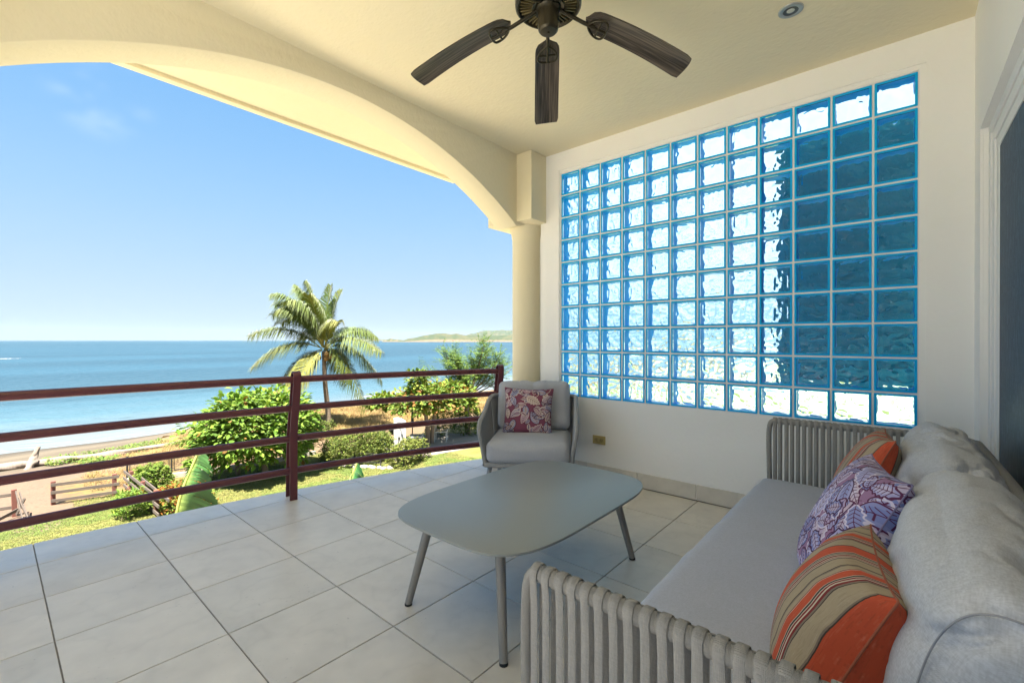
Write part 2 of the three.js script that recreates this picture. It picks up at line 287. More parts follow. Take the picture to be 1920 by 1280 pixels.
// ---------- ceiling fan ----------
{
  const hub = [1.60, CEIL, -1.165], o = base('ceiling_fan', hub, 0, 'dark bronze ceiling fan with curved wooden blades hanging over the coffee table', 'ceiling fan');
  M.bronze = mat([.040, .034, .020], .33, { metalness: .55 });
  M.brass = mat([.16, .13, .06], .35, { metalness: .7 });
  const wood = tex(256, 1024, (u, v) => { const g = fbm(u * 26 + 1.5 * fbm(u * 3, v * 4, 3, 5), v * 3.2, 4, 51), s = Math.pow(vnoise(u * 90, v * 9, 54), 2), k = sst(.25, .75, g) * .8 + .2 * s; return [lin2s(lerp(.014, .125, k)), lin2s(lerp(.012, .10, k)), lin2s(lerp(.011, .08, k))]; }, true, 1, 1);
  M.blade = mat(0xffffff, .42, { map: wood, bumpMap: wood, bumpScale: .0008 });
  const lathe = (pts, n = 48) => clean(toCreasedNormals(new THREE.LatheGeometry(pts.map(([r, y]) => new THREE.Vector2(r, y)), n), .5));
  part('canopy', lathe([[0, 0], [.07, 0], [.07, -.02], [.05, -.05], [.016, -.06], [0, -.06]]), M.bronze, o);
  part('downrod', rod(vec(0, -.05, 0), vec(0, -.13, 0), .014), M.bronze, o);
  part('motor_housing', lathe([[0, -.11], [.06, -.115], [.12, -.14], [.142, -.17], [.146, -.205], [.144, -.232], [.136, -.24], [.13, -.236], [.126, -.222], [.05, -.222], [0, -.222]]), M.bronze, o);
  const fins = []; for (let k = 0; k < 40; k++) { const g = new RoundedBoxGeometry(.056, .012, .0062, 1, .0015); g.translate(.097, -.229, 0); g.rotateY(k * Math.PI / 20); fins.push(clean(g)); }
  part('vent_fins', fins, M.brass, o);
  part('vent_ring', lathe([[.122, -.226], [.13, -.24], [.136, -.241], [.137, -.234], [.128, -.224]]), M.bronze, o); part('vent_ring', lathe([[.058, -.224], [.058, -.24], [.07, -.242], [.072, -.232], [.07, -.224]]), M.bronze, o);
  part('switch_cup', lathe([[0, -.222], [.052, -.224], [.054, -.245], [.05, -.25], [.046, -.262], [.0465, -.315], [.043, -.335], [.036, -.343], [.006, -.346], [.006, -.349], [0, -.349]]), M.bronze, o);
  const angs = [-111, -37, 38, 109, 179];
  const R0 = .175, R1 = .655, bladeG = (() => {       // blade along +x, bowed downward and pitched
    const n = 22, m = 8, pos = [], uv = [], idx = [], half = (t) => lerp(.058, .068, t) * Math.min(1, Math.sqrt(Math.max(0, 1 - Math.pow(Math.max(0, 1 - t / .13), 2)))) * (t > .95 ? 1 - .10 * Math.pow((t - .95) / .05, 2) : 1);
    for (const side of [1, -1]) for (let i = 0; i <= n; i++) for (let j = 0; j <= m; j++) { const t = i / n, s = (j / m) * 2 - 1, w = Math.max(.004, half(t)) * s, x = lerp(R0, R1, t) + .014 * (1 - s * s) * sst(.8, 1, t); pos.push(x, -.262 - .10 * t - .062 * t * t + .10 * w + .012 * (1 - s * s) * .6 + side * .0028, w); uv.push(.5 + s * .45, t * .95); }
    const N = (n + 1) * (m + 1);
    for (let i = 0; i < n; i++) for (let j = 0; j < m; j++) { const a = i * (m + 1) + j, b = a + m + 1; idx.push(a, a + 1, b, b, a + 1, b + 1, N + a, N + b, N + a + 1, N + b, N + b + 1, N + a + 1); }
    const rim = []; for (let i = 0; i <= n; i++) rim.push(i * (m + 1)); for (let j = 1; j <= m; j++) rim.push(n * (m + 1) + j); for (let i = n - 1; i >= 0; i--) rim.push(i * (m + 1) + m); for (let j = m - 1; j > 0; j--) rim.push(j);
    for (let k = 0; k < rim.length; k++) { const a = rim[k], b = rim[(k + 1) % rim.length]; idx.push(a, b, N + a, b, N + b, N + a); }
    const g = new THREE.BufferGeometry(); g.setAttribute('position', new THREE.Float32BufferAttribute(pos, 3)); g.setAttribute('uv', new THREE.Float32BufferAttribute(uv, 2)); g.setIndex(idx); return clean(toCreasedNormals(g, .6));
  })();
  const ironG = join([tube([vec(.05, -.236, 0), vec(.085, -.252, 0), vec(.13, -.268, 0), vec(.175, -.284, 0), vec(.215, -.292, 0)], .0085, 20, 8),
    tube([vec(.185, -.288, 0), vec(.21, -.291, .034), vec(.243, -.298, .047), vec(.262, -.306, .040), vec(.268, -.311, 0), vec(.262, -.312, -.040), vec(.243, -.308, -.047), vec(.21, -.299, -.034)], .0055, 40, 6, true),
    rod(vec(.19, -.29, 0), vec(.266, -.312, 0), .006), rod(vec(.232, -.297, .04), vec(.232, -.304, -.04), .005)]);
  for (const a of angs) { const b = part('blade', bladeG, M.blade, o); b.rotation.y = -a * Math.PI / 180; part('blade_bracket', ironG, M.bronze, b); }
}
{ // recessed downlight
  const o = base('downlight', [2.683, CEIL, -.422], 0, 'small round recessed downlight in the cream ceiling, switched off', 'light fitting');
  const L = (p) => clean(new THREE.LatheGeometry(p.map(([r, y]) => new THREE.Vector2(r, y)), 40));
  M.steel = mat([.42, .43, .42], .35, { metalness: .6 });
  part('trim_ring', L([[.034, -.0005], [.036, -.007], [.05, -.008], [.056, -.005], [.057, -.0005]]), M.steel, o);
  part('reflector', L([[.0345, -.006], [.03, -.002], [.0, -.0012]]), mat([.14, .14, .14], .3, { metalness: .7 }), o);
  part('lamp_face', L([[.018, -.004], [.015, -.0065], [0, -.007]]), mat([.55, .57, .52], .25), o);
}
{ // socket plate
  const o = base('electrical_outlet', [GX, .322, -1.915], 0, 'ivory brass-toned double socket plate on the low wall beside the armchair', 'outlet');
  M.ivory = mat([.46, .37, .16], .4);
  part('plate', span(-.007, -.0005, -.036, .036, -.06, .06, .003), M.ivory, o);
  for (const z of [-.026, .026]) { const s = part('socket', span(-.0095, -.0072, -.016, .016, z - .018, z + .018, .001), mat([.38, .30, .13], .45), o); part('slots', [span(-.0102, -.0096, -.003, .008, z - .008, z - .006), span(-.0102, -.0096, -.003, .008, z + .006, z + .008), span(-.0102, -.0096, -.011, -.007, z - .002, z + .002)], mat([.03, .025, .015], .6), s); }
}

// ---------- coffee table ----------
{
  const o = base('coffee_table', [1.715, .015, -1.352], 0, 'low coffee table with a frosted grey-green glass top and splayed taupe metal legs', 'coffee table');
  M.taupe = mat([.235, .222, .205], .48);
  M.glassTop = phys([.245, .265, .256], .42, { clearcoat: .25, clearcoatRoughness: .28, bumpMap: plasterBump, bumpScale: .00012 });
  const hx = .60, hz = .397, s = new THREE.Shape();
  for (let k = 0; k < 96; k++) { const t = k / 96 * Math.PI * 2, c = Math.cos(t), q = Math.sin(t), e = 2 / 4.3, x = hx * Math.sign(c) * Math.pow(Math.abs(c), e), y = hz * Math.sign(q) * Math.pow(Math.abs(q), e); k ? s.lineTo(x, y) : s.moveTo(x, y); }
  const g = new THREE.ExtrudeGeometry(s, { depth: .0065, bevelEnabled: true, bevelThickness: .0018, bevelSize: .0018, bevelOffset: -.0018, bevelSegments: 2 }); g.rotateX(-Math.PI / 2); g.translate(0, .3915, 0);
  part('tabletop', metric(toCreasedNormals(g, .6)), M.glassTop, o);
  const fx = .5125, fz = .28, tx = .445, tz = .20;
  part('frame', [...[-1, 1].map((k) => span(-tx, tx, .352, .386, k * tz - .012, k * tz + .012, .003)), ...[-1, 1].map((k) => span(k * tx - .012, k * tx + .012, .352, .386, -tz + .0125, tz - .0125, .003)), ...[[1, 1], [1, -1], [-1, 1], [-1, -1]].map(([a, b]) => rod(vec(a * (tx - .05), .386, b * (tz - .05)), vec(a * (tx - .05), .391, b * (tz - .05)), .02))], M.taupe, o);
  for (const [a, b] of [[1, 1], [1, -1], [-1, 1], [-1, -1]]) { const L = part('leg', rod(vec(a * tx, .387, b * tz), vec(a * fx, -.007, b * fz), .021, .0155, 20), M.taupe, o); part('foot_cap', rod(vec(a * fx, -.0065, b * fz), vec(a * fx, -.015, b * fz), .0165), mat([.02, .02, .02], .7), L); }
}

// ---------- fabrics ----------
const heather = (r, g, b, s, amp = .22) => tex(512, 512, (u, v) => { const x = vnoise(u * 256, v * 64, s, 256), y = vnoise(u * 64, v * 256, s + 3, 256), k = 1 - amp / 2 + amp * (.5 * x + .5 * y) + .05 * (fbm(u * 5, v * 5, 4, s + 8, 5) - .5); return [lin2s(r * k), lin2s(g * k), lin2s(b * k)]; }, true, 2.6, 2.6);
const weave = tex(256, 256, (u, v) => { const x = Math.sin(u * Math.PI * 128), y = Math.sin(v * Math.PI * 128), c = (Math.floor(u * 128) + Math.floor(v * 128)) % 2; return .5 + .28 * (c ? Math.abs(x) : Math.abs(y)) + .22 * vnoise(u * 64, v * 64, 77, 64); }, false, 5.5, 5.5);
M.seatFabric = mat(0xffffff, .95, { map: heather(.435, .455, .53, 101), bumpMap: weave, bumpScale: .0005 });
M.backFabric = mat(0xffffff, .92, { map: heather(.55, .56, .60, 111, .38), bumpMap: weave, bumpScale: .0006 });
M.chairFabric = mat(0xffffff, .95, { map: heather(.40, .415, .46, 141), bumpMap: weave, bumpScale: .0005 });
M.piping = mat([.34, .345, .38], .9);
const webTex = tex(256, 256, (u, v) => .5 + .3 * Math.abs(Math.sin(u * Math.PI * 32)) * (Math.floor(v * 64) % 2 ? 1 : .75) + .2 * vnoise(u * 90, v * 90, 5, 90), false, 12, 12);
M.strap = mat(0xffffff, .9, { map: heather(.285, .275, .26, 121, .25), bumpMap: webTex, bumpScale: .0016 });
M.rope = mat(0xffffff, .95, { map: heather(.31, .31, .31, 131, .35), bumpMap: weave, bumpScale: .0006 });

// ---------- sofa ----------
{
  const X0 = .715, X1 = 2.965, ZF = -.568, ZB = .262, AH = .697, BL = .17, o = base('sofa', [0, 0, 0], 0, 'long grey outdoor sofa with webbing strap arms standing against the door wall', 'sofa');
  for (const [x, sgn] of [[X0, 1], [X1, -1]]) {
    // arm frame: front post, top rail, wrapped in webbing
    part('arm_frame', [ribbed([vec(x, .09, ZF), vec(x, .3, ZF), vec(x, AH - .03, ZF), vec(x, AH - .006, ZF + .012), vec(x, AH, ZF + .035)], .0125, .021, .0012, 0, 12), ribbed([vec(x, AH, ZF + .033), vec(x, AH, ZF + .3), vec(x, AH, ZB - .12), vec(x + sgn * .035, AH, ZB - .025), vec(x + sgn * .12, AH, ZB)], .0158, .0143, .0018, 0, 12)], M.strap, o);
    const n = 27, pitch = .0285;
    for (let k = 0; k < n; k++) {
      const z = ZF + .027 + k * pitch, w = .0168, tw = RR(-.002, .002), pts = [], r = .0190;
      for (let a = 0; a <= 10; a++) { const t = Math.PI * a / 10; pts.push([r * Math.cos(t), AH + r * Math.sin(t)]); }
      const prof = [[.0125, .15], [.013, .35], [.014, AH - .06], [r - .003, AH - .02], ...pts, [-r + .003, AH - .02], [-.014, AH - .06], [-.013, .35], [-.0125, .15]];
      const s = new THREE.Shape(), th = .0012, nn = prof.map((p, i) => { const a = prof[Math.max(0, i - 1)], b = prof[Math.min(prof.length - 1, i + 1)], dx = b[0] - a[0], dy = b[1] - a[1], l = Math.hypot(dx, dy); return [dy / l, -dx / l]; });
      prof.forEach((p, i) => s[i ? 'lineTo' : 'moveTo'](p[0] + nn[i][0] * th, p[1] + nn[i][1] * th)); for (let i = prof.length - 1; i >= 0; i--) s.lineTo(prof[i][0] - nn[i][0] * th, prof[i][1] - nn[i][1] * th);
      const g = new THREE.ExtrudeGeometry(s, { depth: w - .003, bevelEnabled: true, bevelThickness: .0015, bevelSize: .0008, bevelOffset: -.0008, bevelSegments: 1 }); g.translate(x, 0, z - w / 2 + tw);
      part('strap', metric(toCreasedNormals(g, .6), k * .13), M.strap, o);
    }
    part('arm_base_rail', ribbed([vec(x, .14, ZF), vec(x, .14, ZB - .02)], .0165, .03, .0015, 0, 10), M.strap, o);
    for (const z of [ZF, ZB - .03]) part('leg', rod(vec(x, .11, z), vec(x, 0, z), .019, .016, 16), M.taupe, o);
  }
  part('back_rail', ribbed([vec(X0 + .118, AH, ZB), vec(1.5, AH + .004, ZB + .003), vec(2.2, AH + .004, ZB + .003), vec(X1 - .118, AH, ZB)], .0215, .014, .0014, 0, 12), M.rope, o);
  for (let k = 0; k < 50; k++) { const x = X0 + .12 + k * .0413; if (x > X1 - .11) break; part('back_strap', span(x - .011, x + .011, .15, AH - .012, ZB - .018, ZB - .0145), M.strap, o); }
  part('seat_frame', [span(X0 + .02, X1 - .02, .15, .205, ZF + .01, ZB - .03, .008)], M.taupe, o);
  const ripple = (s, a) => (q) => a * (fbm(q.x * 7 + s, q.z * 9, 4, 300 + s) - .5);
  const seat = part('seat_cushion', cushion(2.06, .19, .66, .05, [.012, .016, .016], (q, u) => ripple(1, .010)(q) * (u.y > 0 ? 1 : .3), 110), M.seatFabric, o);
  seat.position.set(1.815, .305, -.262);
  // back cushions: plump, folded along the top
  const back = (len, cx, s, ry) => {
    const fold = (q, u) => {
      const top = sst(-.1, .9, u.y); const w1 = fbm(q.x * 3.4 + s + q.y * 2, q.z * 5 + q.y * 4, 3, 320 + s) - .5, cr = Math.pow(1 - Math.abs(2 * fbm(q.x * 5 + s * 3 + q.z * 5, (q.z - q.y) * 7, 3, 340 + s) - 1), 10);
      const cr2 = Math.pow(1 - Math.abs(2 * fbm(q.x * 8 + s * 5 - q.z * 9, (q.z - q.y) * 13, 2, 350 + s) - 1), 7);
      return .016 * w1 - .016 * cr * (.2 + .8 * top) - .006 * cr2 * (.2 + .8 * top) - .012 * sst(.55, 1, Math.abs(u.x)) * top;
    };
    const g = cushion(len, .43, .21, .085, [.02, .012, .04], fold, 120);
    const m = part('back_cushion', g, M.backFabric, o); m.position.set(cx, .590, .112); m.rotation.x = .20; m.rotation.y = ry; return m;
  };
  back(.98, 2.31, 2, .015);
  const near = back(.98, 1.36, 5, -.012);
  const ring = []; for (let k = 0; k < 40; k++) { const t = k / 40 * Math.PI * 2, c = Math.cos(t), q = Math.sin(t), e = .62; ring.push(vec(-.452, .188 * Math.sign(q) * Math.pow(Math.abs(q), e), .094 * Math.sign(c) * Math.pow(Math.abs(c), e))); }
  part('piping', tube(ring, .0016, 120, 6, true), M.piping, near);
}

// ---------- throw pillows ----------
function pillowGeo(w, h, t, s, n = 34) {              // two bellied faces meeting in a seam with pulled-in sides; u across, v up
  const pos = [], uv = [], idx = [], N = (n + 1) * (n + 1);
  for (const f of [1, -1]) for (let j = 0; j <= n; j++) for (let i = 0; i <= n; i++) {
    const u = i / n * 2 - 1, v = j / n * 2 - 1, a = 1 - u * u, b = 1 - v * v, pin = .075;
    const x = w / 2 * u * (1 - pin * b * Math.pow(Math.abs(u), 3)), y = h / 2 * v * (1 - pin * a * Math.pow(Math.abs(v), 3)), belly = Math.pow(Math.max(0, a * b), .42);
    const cr = .006 * (fbm(u * 3 + s, v * 3, 3, 400 + s + f) - .5) + .004 * Math.sin(10 * (Math.abs(u) - Math.abs(v)) + 3 * vnoise(u * 2, v * 2, s)) * (1 - belly) * sst(0, .25, a * b);
    pos.push(x, y, f * (t / 2 * belly + cr * Math.min(1, 4 * a * b)) ); uv.push((u + 1) / 2, (v + 1) / 2);
  }
  for (let k = 0; k < 2; k++) for (let j = 0; j < n; j++) for (let i = 0; i < n; i++) { const a = k * N + j * (n + 1) + i, b = a + n + 1; k ? idx.push(a, b, a + 1, b, b + 1, a + 1) : idx.push(a, a + 1, b, b, a + 1, b + 1); }
  const g = new THREE.BufferGeometry(); g.setAttribute('position', new THREE.Float32BufferAttribute(pos, 3)); g.setAttribute('uv', new THREE.Float32BufferAttribute(uv, 2)); g.setIndex(idx); g.computeVertexNormals(); return clean(g);
}
const pipeRing = (w, h, r) => { const pts = [], n = 20, pin = .075; for (const [ax, s] of [[0, -1], [1, 1], [0, 1], [1, -1]]) for (let k = 0; k < n; k++) { const t = (k / n * 2 - 1) * (s === -1 && ax === 0 || ax === 1 && s === 1 ? 1 : -1); const u = ax === 0 ? t : s, v = ax === 0 ? s : t, a = 1 - u * u, b = 1 - v * v; pts.push(vec(w / 2 * u * (1 - pin * b * Math.pow(Math.abs(u), 3)), h / 2 * v * (1 - pin * a * Math.pow(Math.abs(v), 3)), 0)); } return tube(pts, r, 160, 6, true); };
function stripes(g, w, h, off) {
  const T = '#a8977c', C = '#cfc3ad', O = '#c4502f', Rd = '#7d2426', B = '#3d3029', G = '#7d6f5f';
  const run = [[O, 74], [C, 4], [B, 10], [C, 4], [G, 12], [C, 5], [Rd, 12], [C, 6], [Rd, 7], [C, 5], [G, 8], [B, 3], [T, 62], [B, 5], [G, 9], [T, 26], [Rd, 4], [C, 3], [O, 40], [C, 3], [B, 9], [C, 4], [Rd, 9], [C, 7], [Rd, 12], [G, 9], [B, 4], [T, 70], [G, 5], [B, 4]];
  const tot = run.reduce((a, b) => a + b[1], 0); let x = -off; const k = w / 820; while (x * k < w) for (const [c, n] of run) { g.fillStyle = c; g.fillRect(x * k, 0, n * k + 1, h); x += n; }
  for (let i = 0; i < 5200; i++) { g.fillStyle = `rgba(${R() > .5 ? '255,245,230' : '20,10,5'},${.03 + .05 * R()})`; g.fillRect(R() * w, R() * h, 1 + R() * 2, 6 + 24 * R()); }
}
function leafPath(g, L, W, lobes) { g.beginPath(); g.moveTo(0, 0); const n = 44; for (const s of [1, -1]) for (let k = 0; k <= n; k++) { const t = s > 0 ? k / n : 1 - k / n, w = W * Math.pow(Math.sin(Math.PI * Math.pow(t, .8)), .8) * (1 - (lobes ? .26 * Math.abs(Math.sin(t * Math.PI * lobes)) : 0)); g.lineTo(t * L, s * w); } g.closePath(); }
function floral(bg, pal, outl, n) {
  return (g, w, h) => {
    g.fillStyle = bg; g.fillRect(0, 0, w, h);
    for (let i = 0; i < n; i++) {
      g.save(); g.translate(RR(-.15, 1.15) * w, RR(-.15, 1.15) * h); g.rotate(R() * 6.3); const L = (60 + 95 * R()) * w / 512, W = L * (.2 + .16 * R()), lob = R() > .45 ? 4 + Math.floor(R() * 3) : 0, c = pal[Math.floor(R() * pal.length)], c2 = pal[Math.floor(R() * pal.length)];
      leafPath(g, L, W, lob); g.fillStyle = c; g.fill(); g.lineWidth = 5 * w / 512; g.strokeStyle = outl[Math.floor(R() * outl.length)]; g.stroke();
      g.save(); g.translate(L * .1, 0); leafPath(g, L * .72, W * .56, lob); g.fillStyle = c2; g.globalAlpha = .75; g.fill(); g.restore(); g.globalAlpha = 1;
      g.lineWidth = 2.4 * w / 512; g.strokeStyle = outl[0]; g.beginPath(); g.moveTo(0, 0); g.lineTo(L * .95, 0); for (let k = 1; k < 7; k++) { g.moveTo(L * k / 7, 0); g.lineTo(L * (k / 7 + .1), W * .55); g.moveTo(L * k / 7, 0); g.lineTo(L * (k / 7 + .1), -W * .55); } g.stroke(); g.restore();
      if (i % 9 === 4) { g.save(); g.translate(R() * w, R() * h); g.strokeStyle = outl[1]; g.lineWidth = 5 * w / 512; g.beginPath(); for (let k = 0; k < 40; k++) { const a = k * .2, r = (4 + k * 1.1) * w / 512; g.lineTo(r * Math.cos(a), r * Math.sin(a)); } g.stroke(); g.restore(); }
    }
    for (let i = 0; i < 2600; i++) { g.fillStyle = `rgba(${R() > .5 ? '255,250,255' : '20,0,15'},.06)`; g.fillRect(R() * w, R() * h, 2, 2); }
  };
}
reseed(91);
const stripeMat = (off) => mat(0xffffff, .85, { map: canvasTex(1024, 512, (g, w, h) => stripes(g, w, h, off)), bumpMap: weave, bumpScale: .0004 });
M.paisley = mat(0xffffff, .82, { map: canvasTex(1024, 1024, floral('#9a7396', ['#a9a6cf', '#8f93c4', '#c9bdd6', '#b7a3c2', '#7c86bd', '#cdb9c8'], ['#5a2348', '#d9cfe0', '#43204a'], 230)), bumpMap: weave, bumpScale: .0004 });
reseed(57);
M.floral = mat(0xffffff, .85, { map: canvasTex(1024, 1024, floral('#7a3f55', ['#b9a6ac', '#9c97ad', '#c5b3a8', '#8e92ae', '#b08f9c'], ['#4e1c30', '#cfc0b4', '#3d1a2c'], 90)), bumpMap: weave, bumpScale: .0004 });
function pillow(name, pos, w, h, t, rx, ry, rz, m, pipe, s, label) {
  const o = base(name, pos, 0, label, 'pillow'); o.rotation.set(rx, ry, rz, 'YXZ');
  part('cover', pillowGeo(w, h, t, s), m, o); part('seam', pipeRing(w, h, .0022), pipe, o);
}
const PI = Math.PI;
pillow('striped_pillow', [1.19, .545, -.10], .44, .37, .21, -.42, PI + .10, .05, stripeMat(87), mat([.34, .1, .05], .8), 1, 'orange, tan and maroon striped pillow nearest the front arm of the sofa');
pillow('paisley_pillow', [1.70, .59, -.115], .48, .44, .18, -.46, PI + .18, .06, M.paisley, mat([.2, .17, .3], .8), 2, 'lilac and plum leaf-patterned pillow between the two striped pillows');
pillow('striped_pillow', [2.29, .60, -.11], .44, .42, .17, -.42, PI + .06, .06, stripeMat(87), mat([.34, .1, .05], .8), 3, 'orange and tan striped pillow at the far end of the sofa');

// ---------- armchair ----------
{
  const turn = -1.0, o = base('armchair', [2.85, 0, -2.24], turn, 'grey rope-woven armchair with grey cushions in the corner by the column', 'armchair');
  const hw = .345, zf = .34, zb = -.34;
  const path = (t) => { // t in [-1, 1]: left front -> back -> right front
    const a = Math.abs(t), s = Math.sign(t) || 1; if (a > .5) { const k = (a - .5) / .5; return [s * (hw - .0 * k), lerp(-.10, zf, k)]; }
    const q = a / .5 * Math.PI / 2, e = .62; return [s * hw * Math.pow(Math.sin(q), e), -.10 + (zb + .10) * Math.pow(Math.cos(q), e)];
  };
  const rimY = (t) => { const a = Math.abs(t); return a < .42 ? .685 : lerp(.685, .555, sst(.42, 1, a)); };
  const rim = []; for (let k = 0; k <= 44; k++) { const t = k / 22 - 1, [x, z] = path(t), flare = 1.035; rim.push(vec(x * flare, rimY(t), z)); }
  const f0 = rim[0], f1 = rim[44];
  part('rim', ribbed([vec(-hw * .93, .235, zf - .05), vec(-hw * .97, .36, zf - .015), vec(f0.x, f0.y - .05, f0.z + .004), ...rim.slice(1, 44), vec(f1.x, f1.y - .05, f1.z + .004), vec(hw * .97, .36, zf - .015), vec(hw * .93, .235, zf - .05)], .0165, .012, .0012, 520, 10), M.rope, o);
  const low = []; for (let k = 0; k <= 40; k++) { const t = k / 20 - 1, [x, z] = path(t); low.push(vec(x * .92, .235, z * .92)); }
  part('base_ring', ribbed([...low, vec(hw * .6, .235, zf * .95), vec(-hw * .6, .235, zf * .95), low[0].clone()], .0185, .012, .0012, 420, 10), M.rope, o);
  const cords = []; for (let k = 1; k < 92; k++) { const t = k / 46 - 1, [x, z] = path(t), y1 = rimY(t); cords.push(rod(vec(x * .92, .24, z * .92), vec(x * 1.033, y1 - .006, z), .0062, .0062, 6)); }
  part('woven_shell', cords, M.rope, o, null, 'stuff');
  for (const [a, b] of [[-1, 1], [1, 1], [-1, -1], [1, -1]]) part('leg', ribbed([vec(a * .285, .24, b * .27), vec(a * .30, .12, b * .285), vec(a * .315, .0, b * .30)], .017, .02, .0008, 40, 12), M.rope, o);
  const seat = part('seat_cushion', cushion(.615, .165, .62, .05, [.012, .016, .018], (q) => .008 * (fbm(q.x * 8, q.z * 8, 3, 370) - .5), 40), M.chairFabric, o); seat.position.set(0, .332, .045);
  const bk = part('back_cushion', cushion(.60, .40, .13, .05, [.006, .008, .02], (q, u) => .016 * (fbm(q.x * 7, q.y * 7, 3, 380) - .5) - .012 * Math.exp(-q.x * q.x / .0008) * sst(.2, 1, u.y) - .006 * Math.pow(1 - Math.abs(2 * fbm(q.x * 12, q.y * 4, 3, 384) - 1), 6) * sst(.2, .9, u.y), 44), M.chairFabric, o); bk.position.set(0, .615, -.195); bk.rotation.x = -.19;
}
{ const t = -1.0, d = .075, x = 2.85 + Math.sin(t) * -.02 - .03 * Math.cos(t), z = -2.24 + Math.cos(t) * -.02 + .03 * Math.sin(t);
  pillow('leaf_print_pillow', [x, .585, z], .40, .38, .14, -.24, t, -.02, M.floral, mat([.2, .08, .12], .8), 4, 'plum pillow with pale leaf print propped on the grey armchair'); }
// ---------- ground and beach ----------
const SEA = -6.2;
const shoreZ = (x) => -43.8 - .4 * Math.sin(x * .12) - .0008 * x * x - .25 * Math.sin(x * .6 + 1);
function groundY(x, z) {
  const crest = lerp(-26.5, -34, sst(4, 11, x)), sh = shoreZ(x), lump = (.10 + .28 * sst(6, 14, x)) * (fbm(x * .35, z * .35, 3, 500) - .35) * sst(-22.5, -26, z);
  let y = -4.4; if (z < crest) y = z > sh ? lerp(-4.4, SEA, Math.pow((crest - z) / (crest - sh), .9)) : SEA + (z - sh) * .05;
  return y + lump * sst(sh, sh + 5, z);
}
{
  const X0 = -20, X1 = 60, Z0 = -54, Z1 = -6, W = 2048, H = 1024;
  const d = new Uint8Array(W * H * 4), mix = (a, b, t) => a.map((c, i) => lerp(c, b[i], t));
  for (let j = 0; j < H; j++) for (let i = 0; i < W; i++) {
    const x = lerp(X0, X1, i / W), z = lerp(Z0, Z1, j / H), n = fbm(x * .5, z * .5, 4, 510), f = fbm(x * 3, z * 3, 3, 520), g = hash(i, j, 9), w = (n - .5) * 3;
    const lawnA = [.27, .28, .05], lawnB = [.34, .30, .075], lawnC = [.13, .21, .022];
    let c = mix(mix(lawnA, lawnB, sst(.42, .62, n)), lawnC, sst(.55, .72, fbm(x * .9 + 30, z * .9, 3, 530)) * .75); c = c.map((q) => q * (.78 + .3 * f + .16 * (g - .5)));
    const sand = [.31, .20, .128].map((q) => q * (.86 + .2 * f + .08 * (g - .5))), dry = mix([.36, .25, .075], [.30, .17, .08], sst(.4, .65, f)).map((q) => q * (.8 + .3 * f));
    const beach = mix([.20, .155, .10], [.26, .205, .135], sst(.35, .6, fbm(x * .25, z * .9, 3, 540))).map((q) => q * (.92 + .1 * f + .06 * (g - .5)));
    const lineZ = lerp(-20.4, -22.0, sst(1.3, 4, x)) + (x > 4 ? -.15 : 0);                     // lawn ends, sand begins
    const tongue = Math.hypot((x - .95) / .75, (z + 20.9) / 2.1);
    c = mix(c, sand, Math.max(sst(.5, -.5, z - lineZ + w * .25), sst(1.15, .75, tongue + w * .12)));
    if (x > 1.3) c = mix(c, dry, sst(.35, .6, n + .25) * sst(1.3, 1.9, x) * sst(-21.0, -22, z) * sst(-25.4, -24.2, z) * (x < 4 ? 1 : .6));
    c = mix(c, dry, sst(3.4, 6, x + w) * sst(-24.5, -26, z + w * .3) * sst(.30, .52, n + .16));
    const bz = lerp(-30.6, -34.5, sst(3, 9, x)); c = mix(c, beach, sst(1.2, -1.2, z - bz + w * .7));
    const wet = sst(3.4, .8, z - shoreZ(x) + w * .25); c = mix(c, [.095, .078, .056], wet * .8);
    const shade = sst(-21.4, -20.6, z) ; if (x > 9.6 && z < -21.5 && z > -24.5) c = mix(c, sand, .4);
    const o = (j * W + i) * 4; for (let k = 0; k < 3; k++) d[o + k] = Math.round(255 * clamp(lin2s(.46 * c[k]))); d[o + 3] = 255;
  }
  const t = new THREE.DataTexture(d, W, H, THREE.RGBAFormat); t.colorSpace = THREE.SRGBColorSpace; t.wrapS = t.wrapT = THREE.MirroredRepeatWrapping; t.magFilter = THREE.LinearFilter; t.needsUpdate = true;
  M.ground = mat(0xffffff, .95, { map: t, bumpMap: tex(512, 512, (u, v) => fbm(u * 40, v * 40, 4, 550, 40), false, 16, 12), bumpScale: .05 });
  const xs = [], zs = []; for (let x = -400; x < -22; x += 30) xs.push(x); for (let x = -22; x < 62; x += .55) xs.push(x); for (let x = 62; x < 2600; x *= 1.25) xs.push(x);
  for (let z = -64; z < -5; z += .45) zs.push(z); for (const z of [0, 10, 40, 120, 400]) zs.push(z);
  const pos = [], uv = [], idx = [];
  for (const z of zs) for (const x of xs) { pos.push(x, z < -5 ? groundY(x, z) : -4.4, z); uv.push((x - X0) / (X1 - X0), (z - Z0) / (Z1 - Z0)); }
  for (let j = 0; j < zs.length - 1; j++) for (let i = 0; i < xs.length - 1; i++) { const a = j * xs.length + i, b = a + xs.length; idx.push(a, b, a + 1, b, b + 1, a + 1); }
  const g = new THREE.BufferGeometry(); g.setAttribute('position', new THREE.Float32BufferAttribute(pos, 3)); g.setAttribute('uv', new THREE.Float32BufferAttribute(uv, 2)); g.setIndex(idx); g.computeVertexNormals();
  tag(part('ground', g, M.ground), null, null, null, 'structure');
}
